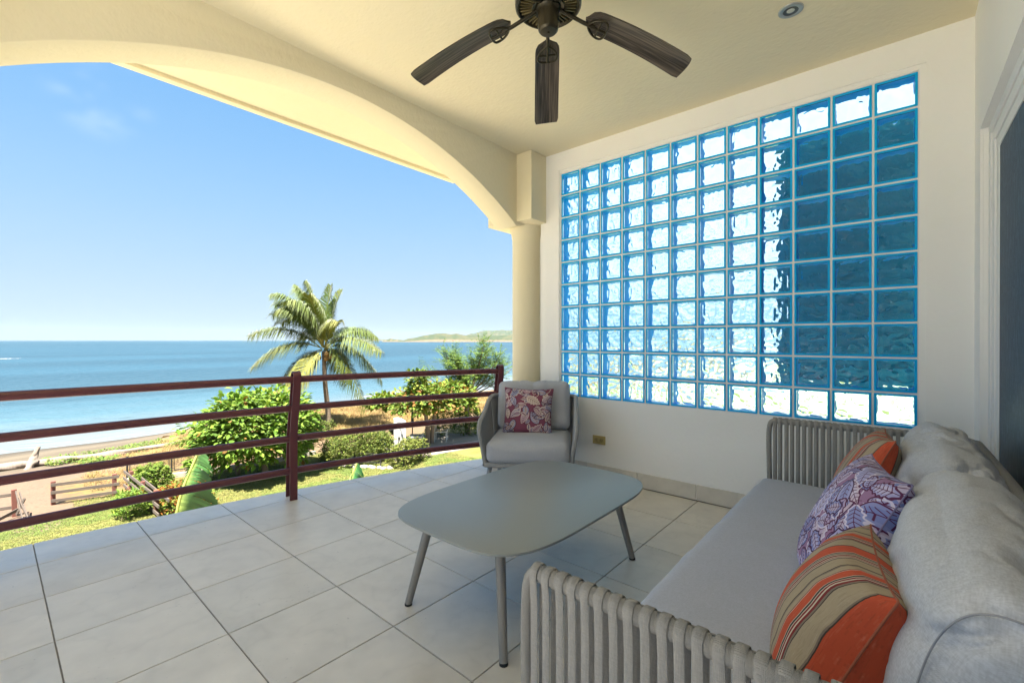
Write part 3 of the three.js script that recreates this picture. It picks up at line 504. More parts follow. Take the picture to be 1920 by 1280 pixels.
{ // dry fields inland
  const g = flat([[30, -26], [60, -30], [400, -60], [2500, -200], [2500, 600], [30, 400]].reverse(), -4.46, .075);
  tag(part('field', g, mat(0xffffff, .95, { map: tex(256, 256, (u, v) => { const a = fbm(u * 6, v * 6, 5, 570, 6), b = sst(.5, .62, fbm(u * 9, v * 9, 4, 575, 9)); return [lin2s(lerp(.36, .15, b) * (.6 + .7 * a)), lin2s(lerp(.33, .19, b) * (.6 + .7 * a)), lin2s(lerp(.24, .07, b) * (.6 + .7 * a))]; }, true, 1 / 45, 1 / 45) })), null, null, null, 'structure');
}
// ---------- sea ----------
{
  const zs = []; for (let k = 0; k <= 150; k++) zs.push(-41 - .5 * k); let z = -116; while (z > -12000) { z *= 1.08; zs.push(z); }
  const us = []; for (let k = -40; k <= 100; k++) us.push(k / 20);
  const pos = [], uv = [], col = [], idx = [];
  for (const zz of zs) for (const u of us) {
    const x = u * Math.max(60, -zz), dist = shoreZ(clamp(x, -60, 120)) - zz, n = fbm(x * .02, zz * .09, 4, 600);
    const t = sst(-5, 1, -Math.log2(Math.max(2, dist + 20 * (n - .5)) / 4)), m = sst(.45, .65, fbm(x * .006 + 5, zz * .03, 4, 610)) * .3;
    const c = [[.018, .052, .075], [.046, .088, .108], [.155, .175, .185]], q = t < .5 ? [0, 1, t * 2] : [1, 2, t * 2 - 1];
    pos.push(x, SEA + (dist < 40 ? .05 * Math.sin(zz * .9 + n * 6) * sst(0, 8, dist) : 0), zz); uv.push(x / 14, zz / 14); for (let k = 0; k < 3; k++) col.push(lerp(c[q[0]][k], c[q[1]][k], q[2]) * (1 + m));
  }
  for (let j = 0; j < zs.length - 1; j++) for (let i = 0; i < us.length - 1; i++) { const a = j * us.length + i, b = a + us.length; idx.push(a, a + 1, b, b, a + 1, b + 1); }
  const g = new THREE.BufferGeometry(); g.setAttribute('position', new THREE.Float32BufferAttribute(pos, 3)); g.setAttribute('uv', new THREE.Float32BufferAttribute(uv, 2)); g.setAttribute('color', new THREE.Float32BufferAttribute(col, 3)); g.setIndex(idx); g.computeVertexNormals();
  M.sea = phys(0xffffff, .30, { vertexColors: true, ior: 1.33, bumpMap: tex(1024, 1024, (u, v) => .55 * fbm(u * 10, v * 18, 5, 620, 0 || 2), false), bumpScale: .35 });
  M.sea.bumpMap = tex(1024, 1024, (u, v) => { const w = .12 * vnoise(u * 4, v * 4, 3, 4); return .5 * (1 - Math.abs(2 * vnoise(u * 8, (v + w) * 24, 621, 0 || 24) - 1)) + .3 * vnoise(u * 24, v * 48, 622, 24 * 2) + .2 * fbm(u * 48, v * 96, 3, 623, 96); }, false);
  tag(part('sea', g, M.sea), null, null, null, 'structure');
  // breaking wave lines
  M.foam = mat([.5, .52, .53], .9);
  const foam = []; reseed(33);
  const crest = (x0, x1, zf, w) => { const s = new THREE.Shape(), a = [], b = []; for (let x = x0; x <= x1; x += (x1 - x0) / 60) { const e = Math.sin((x - x0) / (x1 - x0) * PI), k = w * e * (.3 + 1.1 * vnoise(x * 60 / (x1 - x0) * .4, 2, 31 + Math.round(zf(x0)))); a.push([x, zf(x) - k]); b.push([x, zf(x) + k * .5]); } [...a, ...b.reverse()].forEach(([x, z], i) => s[i ? 'lineTo' : 'moveTo'](x, -z)); const g = new THREE.ExtrudeGeometry(s, { depth: .1, bevelEnabled: false }); g.rotateX(-PI / 2); g.translate(0, SEA + .05, 0); foam.push(clean(g)); };
  crest(-4, 9, () => -268, 2.2); crest(30, 47, (x) => -52 - (x - 30) * .12, .22); crest(24, 36, (x) => -47.6 + (x - 24) * .03, .18);
  
  tag(part('wave_foam', foam, M.foam), 'thin white lines of foam on the breaking waves', 'foam', null, 'stuff');
}
// ---------- headland hills ----------
{
  const hill = (name, az0, az1, dist, prof, deep, cols, s, label) => {
    const pos = [], col = [], idx = [], n = 220, m = 26;
    for (let j = 0; j <= m; j++) for (let i = 0; i <= n; i++) {
      const u = i / n, az = lerp(az0, az1, u) * PI / 180, f = u * (prof.length - 1), k = Math.min(prof.length - 2, Math.floor(f)), h = lerp(prof[k], prof[k + 1], (1 - Math.cos((f - k) * PI)) / 2) * dist;
      const v = j / m, rr = dist + deep * v * dist, up = Math.pow(Math.sin(Math.min(1, v * 1.7) * PI / 2), .75), gully = 1 + .22 * (fbm(u * 26, v * 5, 4, s) - .5) * (v > 0 ? 1 : 0) + .08 * (fbm(u * 120, v * 16, 3, s + 5) - .5);
      pos.push(Math.sin(az) * rr, SEA + h * up * gully - (v > .75 ? (v - .75) * h : 0), -Math.cos(az) * rr);
      const a = fbm(u * 30, v * 6, 5, s + 9), b = fbm(u * 160, v * 40, 3, s + 12), c = v < .07 ? cols[2] : cols[0].map((q, i2) => lerp(q, cols[1][i2], sst(.42, .62, a))); for (let q = 0; q < 3; q++) col.push(c[q] * .47 * (.6 + .8 * b));
    }
    for (let j = 0; j < m; j++) for (let i = 0; i < n; i++) { const a = j * (n + 1) + i, b = a + n + 1; idx.push(a, a + 1, b, b, a + 1, b + 1); }
    const g = new THREE.BufferGeometry(); g.setAttribute('position', new THREE.Float32BufferAttribute(pos, 3)); g.setAttribute('color', new THREE.Float32BufferAttribute(col, 3)); g.setIndex(idx); g.computeVertexNormals();
    tag(part(name, g, M.hill), label, 'hill', null, 'structure');
  };
  M.hill = mat(0xffffff, 1, { vertexColors: true });
  const green = [.075, .11, .045], tan = [.13, .135, .06], rock = [.26, .19, .12];
  hill('headland_hill', 35.1, 56, 2100, [0, .010, .0175, .0215, .0205, .017, .0165, .0165, .017, .0215, .027, .032, .03], .35, [green, tan, rock], 700, 'green and tan headland hill across the bay');
  hill('low_islet', 33.2, 36.2, 2300, [.001, .0045, .007, .006, .005, .004, .002], .05, [green, [.24, .2, .12], rock], 720, 'low tan islet at the tip of the headland');
  hill('far_ridge', 42.5, 57, 9000, [.004, .018, .0245, .0255, .025, .0265, .0285, .0275, .025], .2, [green, tan, rock], 740, 'distant hazy ridge behind the headland');
  hill('far_cape', 29.5, 34.2, 9000, [.0005, .0035, .0055, .005, .0035, .001], .05, [green, tan, rock], 760, 'faint low cape far off on the horizon behind the palm');
}
scene.fog = new THREE.FogExp2(new THREE.Color(.72, .84, .95), .000014);

// ---------- foliage helpers ----------
const UPV = vec(0, 1, 0);
function leafGeo(L, W, bend = .2, n = 3, tip = 1) {   // a leaf along +z from the origin, folded a little along its midrib
  const pos = [], idx = []; for (let i = 0; i <= n; i++) { const t = i / n, w = W / 2 * Math.pow(Math.sin(PI * clamp(Math.pow(t, tip) * .92 + .06)), .8), y = -bend * L * t * t, z = L * t; pos.push(-w, y + w * .35, z, 0, y, z, w, y + w * .35, z); }
  for (let i = 0; i < n; i++) { const a = i * 3; idx.push(a, a + 3, a + 1, a + 1, a + 3, a + 4, a + 1, a + 4, a + 2, a + 2, a + 4, a + 5); }
  const g = new THREE.BufferGeometry(); g.setAttribute('position', new THREE.Float32BufferAttribute(pos, 3)); g.setIndex(idx); g.computeVertexNormals(); return g;
}
const leafMat = (rough = .55, tr = .35) => phys(0xffffff, rough, { specularIntensity: .35, transmission: tr, thickness: 0, side: THREE.DoubleSide });
M.leaf = leafMat(.8, .35);
const bark = tex(256, 256, (u, v) => { const k = .6 + .6 * fbm(u * 16, v * 5, 4, 800, 16); return [lin2s(.20 * k), lin2s(.15 * k), lin2s(.105 * k)]; }, true, 2, 1);
M.bark = mat(0xffffff, .95, { map: bark, bumpMap: bark, bumpScale: .03 });
const dummy = new THREE.Object3D(), colr = new THREE.Color();
function scatter(name, geo, m, parent, items, kind = 'stuff') { // items: {p, dir, roll, s, c}
  const im = new THREE.InstancedMesh(geo, m, items.length);
  items.forEach((q, i) => { dummy.position.copy(q.p); dummy.up.copy(UPV); dummy.lookAt(q.p.x + q.dir.x, q.p.y + q.dir.y, q.p.z + q.dir.z); dummy.rotateZ(q.roll || 0); dummy.scale.setScalar(q.s); dummy.updateMatrix(); im.setMatrixAt(i, dummy.matrix); im.setColorAt(i, colr.setRGB(...q.c)); });
  im.name = parent ? name : numbered(name); im.castShadow = im.receiveShadow = true; im.userData = { kind }; (parent || scene).add(im); return im;
}
const rdir = () => { const a = R() * 2 * PI, y = R() * 2 - 1, s = Math.sqrt(1 - y * y); return vec(s * Math.cos(a), y, s * Math.sin(a)); };
const tone = (cols) => { const c = cols[Math.floor(R() * cols.length)], k = RR(.75, 1.25); return c.map((x) => x * k * .63); };
function limbs(root, spec) { const gs = spec.map(([pts, r0, r1]) => { const c = new THREE.CatmullRomCurve3(pts), n = 10, g = []; for (let i = 0; i < n; i++) g.push(rod(c.getPoint(i / n), c.getPoint((i + 1.08) / n > 1 ? 1 : (i + 1.08) / n), lerp(r0, r1, i / n), lerp(r0, r1, (i + 1) / n), 8)); return join(g); }); return part('trunk', metric(join(gs)), M.bark, root); }
// crown of leaf clusters spread through a lumpy ellipsoid
function crown(root, o) {
  const items = [];
  for (let k = 0; k < o.clusters; k++) {
    const d = rdir(); if (d.y < (o.low ?? -.4)) d.y = -d.y * R(); d.normalize();
    const lump = .78 + .5 * (fbm(d.x * 2.2 + o.s, d.z * 2.2 + d.y * 2, 3, o.s) - .25), rr = Math.pow(RR(.12, 1), .4) * lump;
    const c = vec(o.c[0] + d.x * o.r[0] * rr, o.c[1] + d.y * o.r[1] * rr, o.c[2] + d.z * o.r[2] * rr), out = vec(d.x, d.y * .8 + .45, d.z).normalize();
    for (let i = 0; i < o.per; i++) { const q = rdir(), dir = out.clone().multiplyScalar(o.outward ?? .7).add(q).normalize(); dir.y = dir.y * .6 - (o.hang ?? .05);
      items.push({ p: c.clone().addScaledVector(q, o.spread * R()), dir, roll: RR(-.6, .6), s: RR(.7, 1.2), c: tone(o.cols) }); }
  }
  return scatter('crown', o.geo, M.leaf, root, items);
}
const almondLeaf = leafGeo(.235, .145, .25, 3, 1.5), smallLeaf = leafGeo(.10, .05, .2, 2), tinyLeaf = leafGeo(.15, .035, .15, 2);

// ---------- almond trees, hedges, acacia ----------
reseed(11);
{
  const o = base('almond_tree', [7.3, -4.4, -19.7], 0, 'broad low tree with big bright green leaves on the lawn left of the palm', 'tree');
  limbs(o, [[[vec(.1, -.1, .1), vec(.05, .6, 0), vec(-.25, 1.3, .1)], .13, .09], [[vec(-.55, -.1, -1.1), vec(-.6, .5, -1.0), vec(-.9, 1.2, -.8)], .10, .07], [[vec(-.2, 1.2, .1), vec(.6, 1.8, .3), vec(1.4, 2.0, .4)], .07, .03], [[vec(-.2, 1.2, .1), vec(-1.2, 1.8, .2), vec(-2.0, 1.9, .1)], .07, .03]]);
  const cols = [[.19, .34, .03], [.24, .39, .035], [.30, .44, .05], [.13, .26, .02], [.21, .36, .03]];
  crown(o, { c: [-.12, 1.95, .1], r: [2.7, 1.85, 2.2], clusters: 1000, per: 9, spread: .30, geo: almondLeaf, cols: [...cols, ...cols, ...cols, ...cols, ...cols, ...cols, [.36, .18, .03]], s: 31, low: -.8 });
}
{
  const o = base('almond_tree', [15.3, -4.4, -19.1], 0, 'tree with yellow-green leaves turning orange, shading the garden benches', 'tree');
  limbs(o, [[[vec(0, -.1, 0), vec(.03, .7, 0), vec(-.15, 1.7, .05)], .14, .1], [[vec(.28, -.1, .05), vec(.3, .7, .05), vec(.55, 1.7, 0)], .12, .08], [[vec(-.15, 1.6, 0), vec(-.8, 2.1, .1), vec(-1.6, 2.4, .2)], .07, .03], [[vec(.5, 1.6, 0), vec(1.2, 2.0, 0), vec(2.0, 2.2, 0)], .07, .03]]);
  const cols = [[.20, .34, .035], [.28, .38, .045], [.36, .40, .05], [.16, .28, .03]];
  crown(o, { c: [.45, 2.25, .2], r: [2.85, 1.15, 2.2], clusters: 720, per: 9, spread: .26, geo: almondLeaf, cols: [...cols, ...cols, ...cols, ...cols, [.42, .24, .06], [.45, .18, .04]], s: 47, low: -.35 });
  crown(o, { c: [-.75, 3.35, 0], r: [.55, .9, .5], clusters: 40, per: 9, spread: .2, geo: almondLeaf, cols, s: 52 });
  crown(o, { c: [-1.9, 2.25, -1.4], r: [.8, .6, .8], clusters: 90, per: 9, spread: .22, geo: almondLeaf, cols, s: 55 });
}
function hedge(name, p, turn, r, n, cols, label, geo = smallLeaf, category = 'hedge', s = 61, blooms) {
  const o = base(name, p, turn, label, category);
  const st = []; for (let k = 0; k < 7; k++) { const x = RR(-.8, .8) * r[0], z = RR(-.6, .6) * r[2]; st.push(rod(vec(x, -.05, z), vec(x + RR(-.2, .2), r[1] * 1.2, z + RR(-.2, .2)), .018, .008, 5)); }
  for (const g of st) part('stem', metric(g), M.bark, o);
  const items = [];
  for (let k = 0; k < n; k++) {
    const u = RR(-1, 1), w = RR(-1, 1), top = (1.55 + .5 * (fbm(u * 3 + s, w * 2, 3, s) - .3)) * Math.pow(Math.max(0, 1 - Math.pow(Math.max(Math.abs(u), Math.abs(w)), 5)), .5), h = Math.pow(R(), .55) * top;
    const c = vec(u * r[0], h * r[1], w * r[2]); for (let i = 0; i < 7; i++) { const q = rdir(); q.y = q.y * .6 + .35; items.push({ p: c.clone().addScaledVector(rdir(), .12 * R()), dir: q, roll: RR(-.7, .7), s: RR(.7, 1.4), c: tone(cols) }); }
  }
  scatter('foliage', geo, M.leaf, o, items);
  if (blooms) { const fl = []; for (let k = 0; k < blooms; k++) { const u = RR(-.95, .95), w = RR(-.95, .95), c = vec(u * r[0], (1.25 + .4 * R()) * r[1] * Math.sqrt(Math.max(.05, 1 - u * u * w * w)), w * r[2]); for (let i = 0; i < 9; i++) fl.push({ p: c.clone().addScaledVector(rdir(), .05), dir: rdir().add(vec(0, .6, 0)), s: RR(.35, .6), c: tone([[.62, .14, .02], [.7, .2, .03], [.6, .1, .04]]) }); } scatter('blooms', smallLeaf, M.leaf, o, fl); }
  return o;
}
reseed(12);
hedge('hedge', [11.2, -4.4, -18.9], -.30, [1.6, .85, 1.1], 1300, [[.17, .24, .03], [.22, .28, .04], [.28, .30, .05], [.12, .18, .025]], 'olive green hedge in front of the white shower pillar');
hedge('hedge', [12.5, -4.4, -16.9], .45, [1.1, .62, .55], 520, [[.20, .27, .035], [.27, .31, .05], [.30, .30, .07]], 'lower yellow-green hedge along the wire fence nearest the balcony', smallLeaf, 'hedge', 64);
hedge('hedge', [18.3, -4.4, -19.5], -.72, [2.2, .85, .7], 1000, [[.11, .21, .025], [.16, .27, .03], [.2, .3, .04]], 'dense green hedge behind the patio beside the armchair', smallLeaf, 'hedge', 67);
hedge('bush', [3.95, -4.4, -20.9], .2, [.55, .58, .5], 420, [[.17, .30, .03], [.24, .36, .04], [.28, .36, .05]], 'loose light green bush beside the corner of the wooden fence', smallLeaf, 'bush', 70);
hedge('bush', [4.15, -4.4, -17.95], .3, [.62, .5, .75], 420, [[.20, .30, .03], [.26, .33, .04], [.5, .2, .03]], 'bush with orange flowers by the wooden fence', smallLeaf, 'bush', 73, 90);
hedge('bush', [2.95, -4.4, -18.4], .1, [.36, .5, .45], 170, [[.2, .36, .04], [.3, .42, .05]], 'small spiky light green plant at the near end of the wooden fence', tinyLeaf, 'bush', 76, 8);
hedge('bush', [12.7, -4.4, -25.6], .1, [.8, .5, .6], 160, [[.16, .24, .03], [.22, .26, .05]], 'small green bush on the dune beside the palm trunk', smallLeaf, 'bush', 79);
reseed(13);
{
  const o = base('acacia_tree', [18.6, -4.4, -19.4], 0, 'feathery light green acacia tree beyond the right-hand railing post', 'tree');
  const tips = [], spec = [[[vec(0, -.1, 0), vec(-.1, 1.4, 0), vec(0, 2.5, 0)], .17, .12]];
  for (let k = 0; k < 22; k++) { const a = k * 2.4, e = RR(.25, 1.25), L = RR(2.2, 3.5), d = vec(Math.cos(a) * Math.cos(e), Math.sin(e), Math.sin(a) * Math.cos(e)), b = vec(0, RR(2.2, 2.6), 0), m = b.clone().addScaledVector(d, L * .5).add(vec(0, -.15, 0)), t = b.clone().addScaledVector(d, L).add(vec(0, .12, 0)); spec.push([[b, m, t], .055, .012]); for (let q = 0; q < 9; q++) tips.push([b.clone().lerp(t, RR(.32, 1.05)), d]); }
  limbs(o, spec);
  const items = []; for (const [p, d] of tips) for (let s = 0; s < 5; s++) { const dir = d.clone().add(rdir().multiplyScalar(.95)).normalize(); const q = p.clone().addScaledVector(rdir(), .25); for (let i = 0; i < 13; i++) { const c = q.clone().addScaledVector(dir, i * .055); for (const sg of [1, -1]) items.push({ p: c, dir: dir.clone().cross(UPV).normalize().multiplyScalar(sg).add(dir.clone().multiplyScalar(.5)).add(rdir().multiplyScalar(.25)), s: RR(.8, 1.3), roll: RR(-.5, .5), c: tone([[.17, .30, .04], [.22, .36, .05], [.28, .38, .06], [.14, .25, .035]]) }); } }
  scatter('crown', tinyLeaf, M.leaf, o, items);
}

// ---------- coconut palm ----------
reseed(14);
{
  const P = [13.55, -4.4, -26.63], o = base('coconut_palm', P, 0, 'tall coconut palm with windswept fronds rising in front of the sea', 'palm tree');
  const r = vec(.6514, 0, .7587), f = vec(.7587, 0, -.6514), top = vec(-.12, 5.0, -.1);
  { const pts = [vec(.1, -.2, .1), vec(.06, 1.2, .05), vec(-.1, 3, 0), top.clone().add(vec(0, -.1, 0))], c = new THREE.CatmullRomCurve3(pts), n = 46, g = []; for (let i = 0; i < n; i++) { const a = c.getPoint(i / n), b = c.getPoint((i + 1) / n), q = lerp(.21, .12, Math.pow(i / n, .55)); g.push(rod(a, b.lerp(c.getPoint(Math.min(1, (i + 1.2) / n)), .5), q * 1.02, q * .94, 14)); } part('trunk', metric(join(g)), M.bark, o); }
  const K = 1 / 30.6; // metres per photo pixel at the palm
  const leaf = (pal) => pal;
  const specs = [ // tip (pixels right, up of the crown), depth of tip (m, + away), arch (px up), yellow share
    [-62, 112, .8, 44, 0], [-24, 122, -.6, 30, .05], [24, 112, .7, 26, .1], [-92, 84, .2, 62, 0], [-6, 96, -1.6, 20, .2], [-100, 50, 1.2, 58, 0], [-126, 26, -.6, 46, .15], [-110, -30, -1.2, 44, .3], [-82, -78, .4, 34, .35],
    [-26, -84, -2.4, 34, .6], [44, 50, -1.2, 34, .45], [-46, 116, -.3, 36, 0], [-78, 100, -.8, 50, 0], [8, 120, .4, 24, 0], [-60, 70, -1.4, 48, .1], [100, -60, .8, 56, .1], [-104, 66, .6, 56, .05], [-36, 84, -1.8, 44, .1], [84, 24, 1.4, 40, .05], [112, -4, -.6, 42, .15], [80, -108, -.3, 66, .2], [-46, 92, 1.8, 40, 0], [60, 34, 2.6, 40, 0], [-70, 20, 3, 40, 0], [20, -70, 2.2, 50, .2]];
  for (const [dx, dy, dz, up, yel] of specs) {
    const a = top.clone().add(vec(RR(-.05, .05), RR(-.05, .05), RR(-.05, .05))), t = top.clone().addScaledVector(r, dx * K).addScaledVector(f, dz).add(vec(0, dy * K, 0)), c = a.clone().lerp(t, .48).add(vec(0, up * K, 0));
    const cv = new THREE.QuadraticBezierCurve3(a, c, t), L = cv.getLength(), pos = [], idx = [], col = [];
    const n = 76, wind = r.clone().multiplyScalar(-.42);
    const quad = (p0, p1, p2, w, nrm, cc) => { const k = pos.length / 3, d1 = p1.clone().sub(p0), s = d1.clone().cross(nrm).normalize().multiplyScalar(w); const pts = [p0.clone().addScaledVector(s, -.6), p0.clone().addScaledVector(s, .6), p1.clone().add(s), p1.clone().sub(s), p2]; for (const q of pts) { pos.push(q.x, q.y, q.z); col.push(...cc); } idx.push(k, k + 1, k + 2, k, k + 2, k + 3, k + 3, k + 2, k + 4); };
    for (let i = 2; i <= n; i++) {
      const u = i / n, p = cv.getPoint(u), tg = cv.getTangent(u), side = tg.clone().cross(UPV); if (side.lengthSq() < .02) side.copy(r); side.normalize(); const upn = side.clone().cross(tg).normalize();
      const ll = (.34 + 1.02 * Math.sin(PI * Math.min(1, u * .82 + .12))) * Math.min(1, L / 3.2) * RR(.85, 1.1);
      for (const sg of [1, -1]) for (const dbl of [0, 1]) {
        if (u < .14) continue;
        const d = side.clone().multiplyScalar(sg * RR(.75, 1)).addScaledVector(tg, RR(.5, .85)).addScaledVector(upn, RR(.0, .3)).normalize(), b = p.clone().addScaledVector(tg, dbl * L / n * .5), m = b.clone().addScaledVector(d, ll * .5).addScaledVector(wind, ll * .12), e = b.clone().addScaledVector(d, ll * .86).add(vec(0, -ll * RR(.5, .85), 0)).addScaledVector(wind, ll * .5);
        const y = clamp(.03 + yel * RR(.4, 1.3) + (u > .78 ? .15 : 0)), k = RR(.75, 1.25); quad(b, m, e, .019, upn, [lerp(.08, .25, y) * k, lerp(.135, .21, y) * k, lerp(.010, .016, y) * k]);
      }
      if (i < n) { const p2 = cv.getPoint((i + 1) / n), w = lerp(.035, .008, u); for (const s of [side, upn]) { const k = pos.length / 3; for (const q of [p.clone().addScaledVector(s, -w), p.clone().addScaledVector(s, w), p2.clone().addScaledVector(s, w), p2.clone().addScaledVector(s, -w)]) { pos.push(q.x, q.y, q.z); col.push(.32, .28, .06); } idx.push(k, k + 1, k + 2, k, k + 2, k + 3); } }
    }
    const g = new THREE.BufferGeometry(); g.setAttribute('position', new THREE.Float32BufferAttribute(pos, 3)); g.setAttribute('color', new THREE.Float32BufferAttribute(col, 3)); g.setIndex(idx); g.computeVertexNormals();
    M.frond = M.frond || phys(0xffffff, .7, { vertexColors: true, transmission: .3, thickness: 0, side: THREE.DoubleSide }); part('frond', g, M.frond, o);
    // leaf stalk
  }
  M.husk = mat([.30, .17, .05], .8); const nuts = [[-.42, -.52, -.25], [-.22, -.72, -.3], [.35, -.45, -.3], [.5, -.62, -.05], [.28, -.8, -.2]];
  for (const [x, y, z] of nuts) { const g = new THREE.SphereGeometry(.14, 14, 10); g.scale(1, 1.25, 1); const n = part('coconut', clean(g), M.husk, o); n.position.copy(top).addScaledVector(r, x * .8).add(vec(0, y * .8 + .1, 0)).addScaledVector(f, z); }
}

// ---------- banana leaves rising past the balcony edge ----------
{
  M.banana = phys(0xffffff, .5, { vertexColors: true, transmission: .35, thickness: 0, side: THREE.DoubleSide });
  const blade = (pts, half, name, root, s, dark) => { // a big leaf: midrib curve, blade of strips torn in places, folded
    const cv = new THREE.CatmullRomCurve3(pts), n = 70, pos = [], col = [], idx = [], r = vec(.6514, 0, .7587), f = vec(.7587, 0, -.6514);
    for (const sg of [1, -1]) for (let i = 0; i < n; i++) {
      const u = i / n, w = half * Math.pow(Math.sin(PI * clamp(u * .9 + .08)), .6) * (sg < 0 ? .14 : 1), p = cv.getPoint(u), p2 = cv.getPoint((i + 1) / n), d = r.clone().multiplyScalar(sg).addScaledVector(f, .25).add(vec(0, -.22, 0));
      const tear = hash(i >> 3, sg, s) > .55 ? .08 * (i % 8) / 8 : 0, m = 4, k0 = pos.length / 3;
      for (let j = 0; j <= m; j++) { const v = j / m; for (const [q, e] of [[p, 0], [p2, 1]]) { const x = q.clone().addScaledVector(d, w * v * (1 - tear)).add(vec(0, -.08 * v * v + tear * v, 0)).addScaledVector(f, (.016 * Math.sin(u * 90 + s) + .012 * Math.sin(u * 37 + 2 * s)) * v + .03 * Math.sin(u * 14 + s) * v); pos.push(x.x, x.y, x.z); const st = .45 + .9 * vnoise(u * 110, v * 1.5, s + 4), g = j === 0 ? [.32, .42, .1] : dark ? [.02, .14, .03] : [.06, .17, .04]; col.push(...g.map((q2) => q2 * st)); } }
      for (let j = 0; j < m; j++) { const a = k0 + j * 2; idx.push(a, a + 1, a + 2, a + 2, a + 1, a + 3); }
    }
    const g = new THREE.BufferGeometry(); g.setAttribute('position', new THREE.Float32BufferAttribute(pos, 3)); g.setAttribute('color', new THREE.Float32BufferAttribute(col, 3)); g.setIndex(idx); g.computeVertexNormals();
    part('leaf', g, M.banana, root); 
    const rr = part('midrib', tube(pts, .011, 40, 8), mat([.34, .40, .10], .5), root);
  };
  const o = base('banana_plant', [1.3, -4.4, -4.62], 0, 'banana plant whose large torn leaf rises past the balcony edge left of the middle post', 'plant');
  part('stem', rod(vec(-.3, -.05, .05), vec(-.28, 2.6, .03), .13, .07, 16), mat([.16, .24, .07], .6), o);
  blade([vec(-.28, 2.6, .02), vec(-.29, 3.2, .0), vec(-.285, 3.7, -.02), vec(-.24, 4.2, -.02), vec(-.11, 4.585, 0)], .34, 'leaf', o, 5);
  blade([vec(-.28, 2.5, .02), vec(-.48, 3.3, .1), vec(-.66, 3.72, .2), vec(-.74, 3.92, .25)], .13, 'leaf', o, 9);
  const o2 = base('banana_plant', [2.7, -4.4, -4.7], 0, 'banana plant with one dark green leaf tip showing right of the middle post', 'plant');
  part('stem', rod(vec(-.3, -.05, .05), vec(-.28, 2.4, .03), .13, .07, 16), mat([.16, .24, .07], .6), o2);
  blade([vec(-.28, 2.4, .02), vec(-.22, 3.2, .0), vec(-.12, 3.8, .0), vec(.05, 4.16, 0)], .24, 'leaf', o2, 11, true);
}

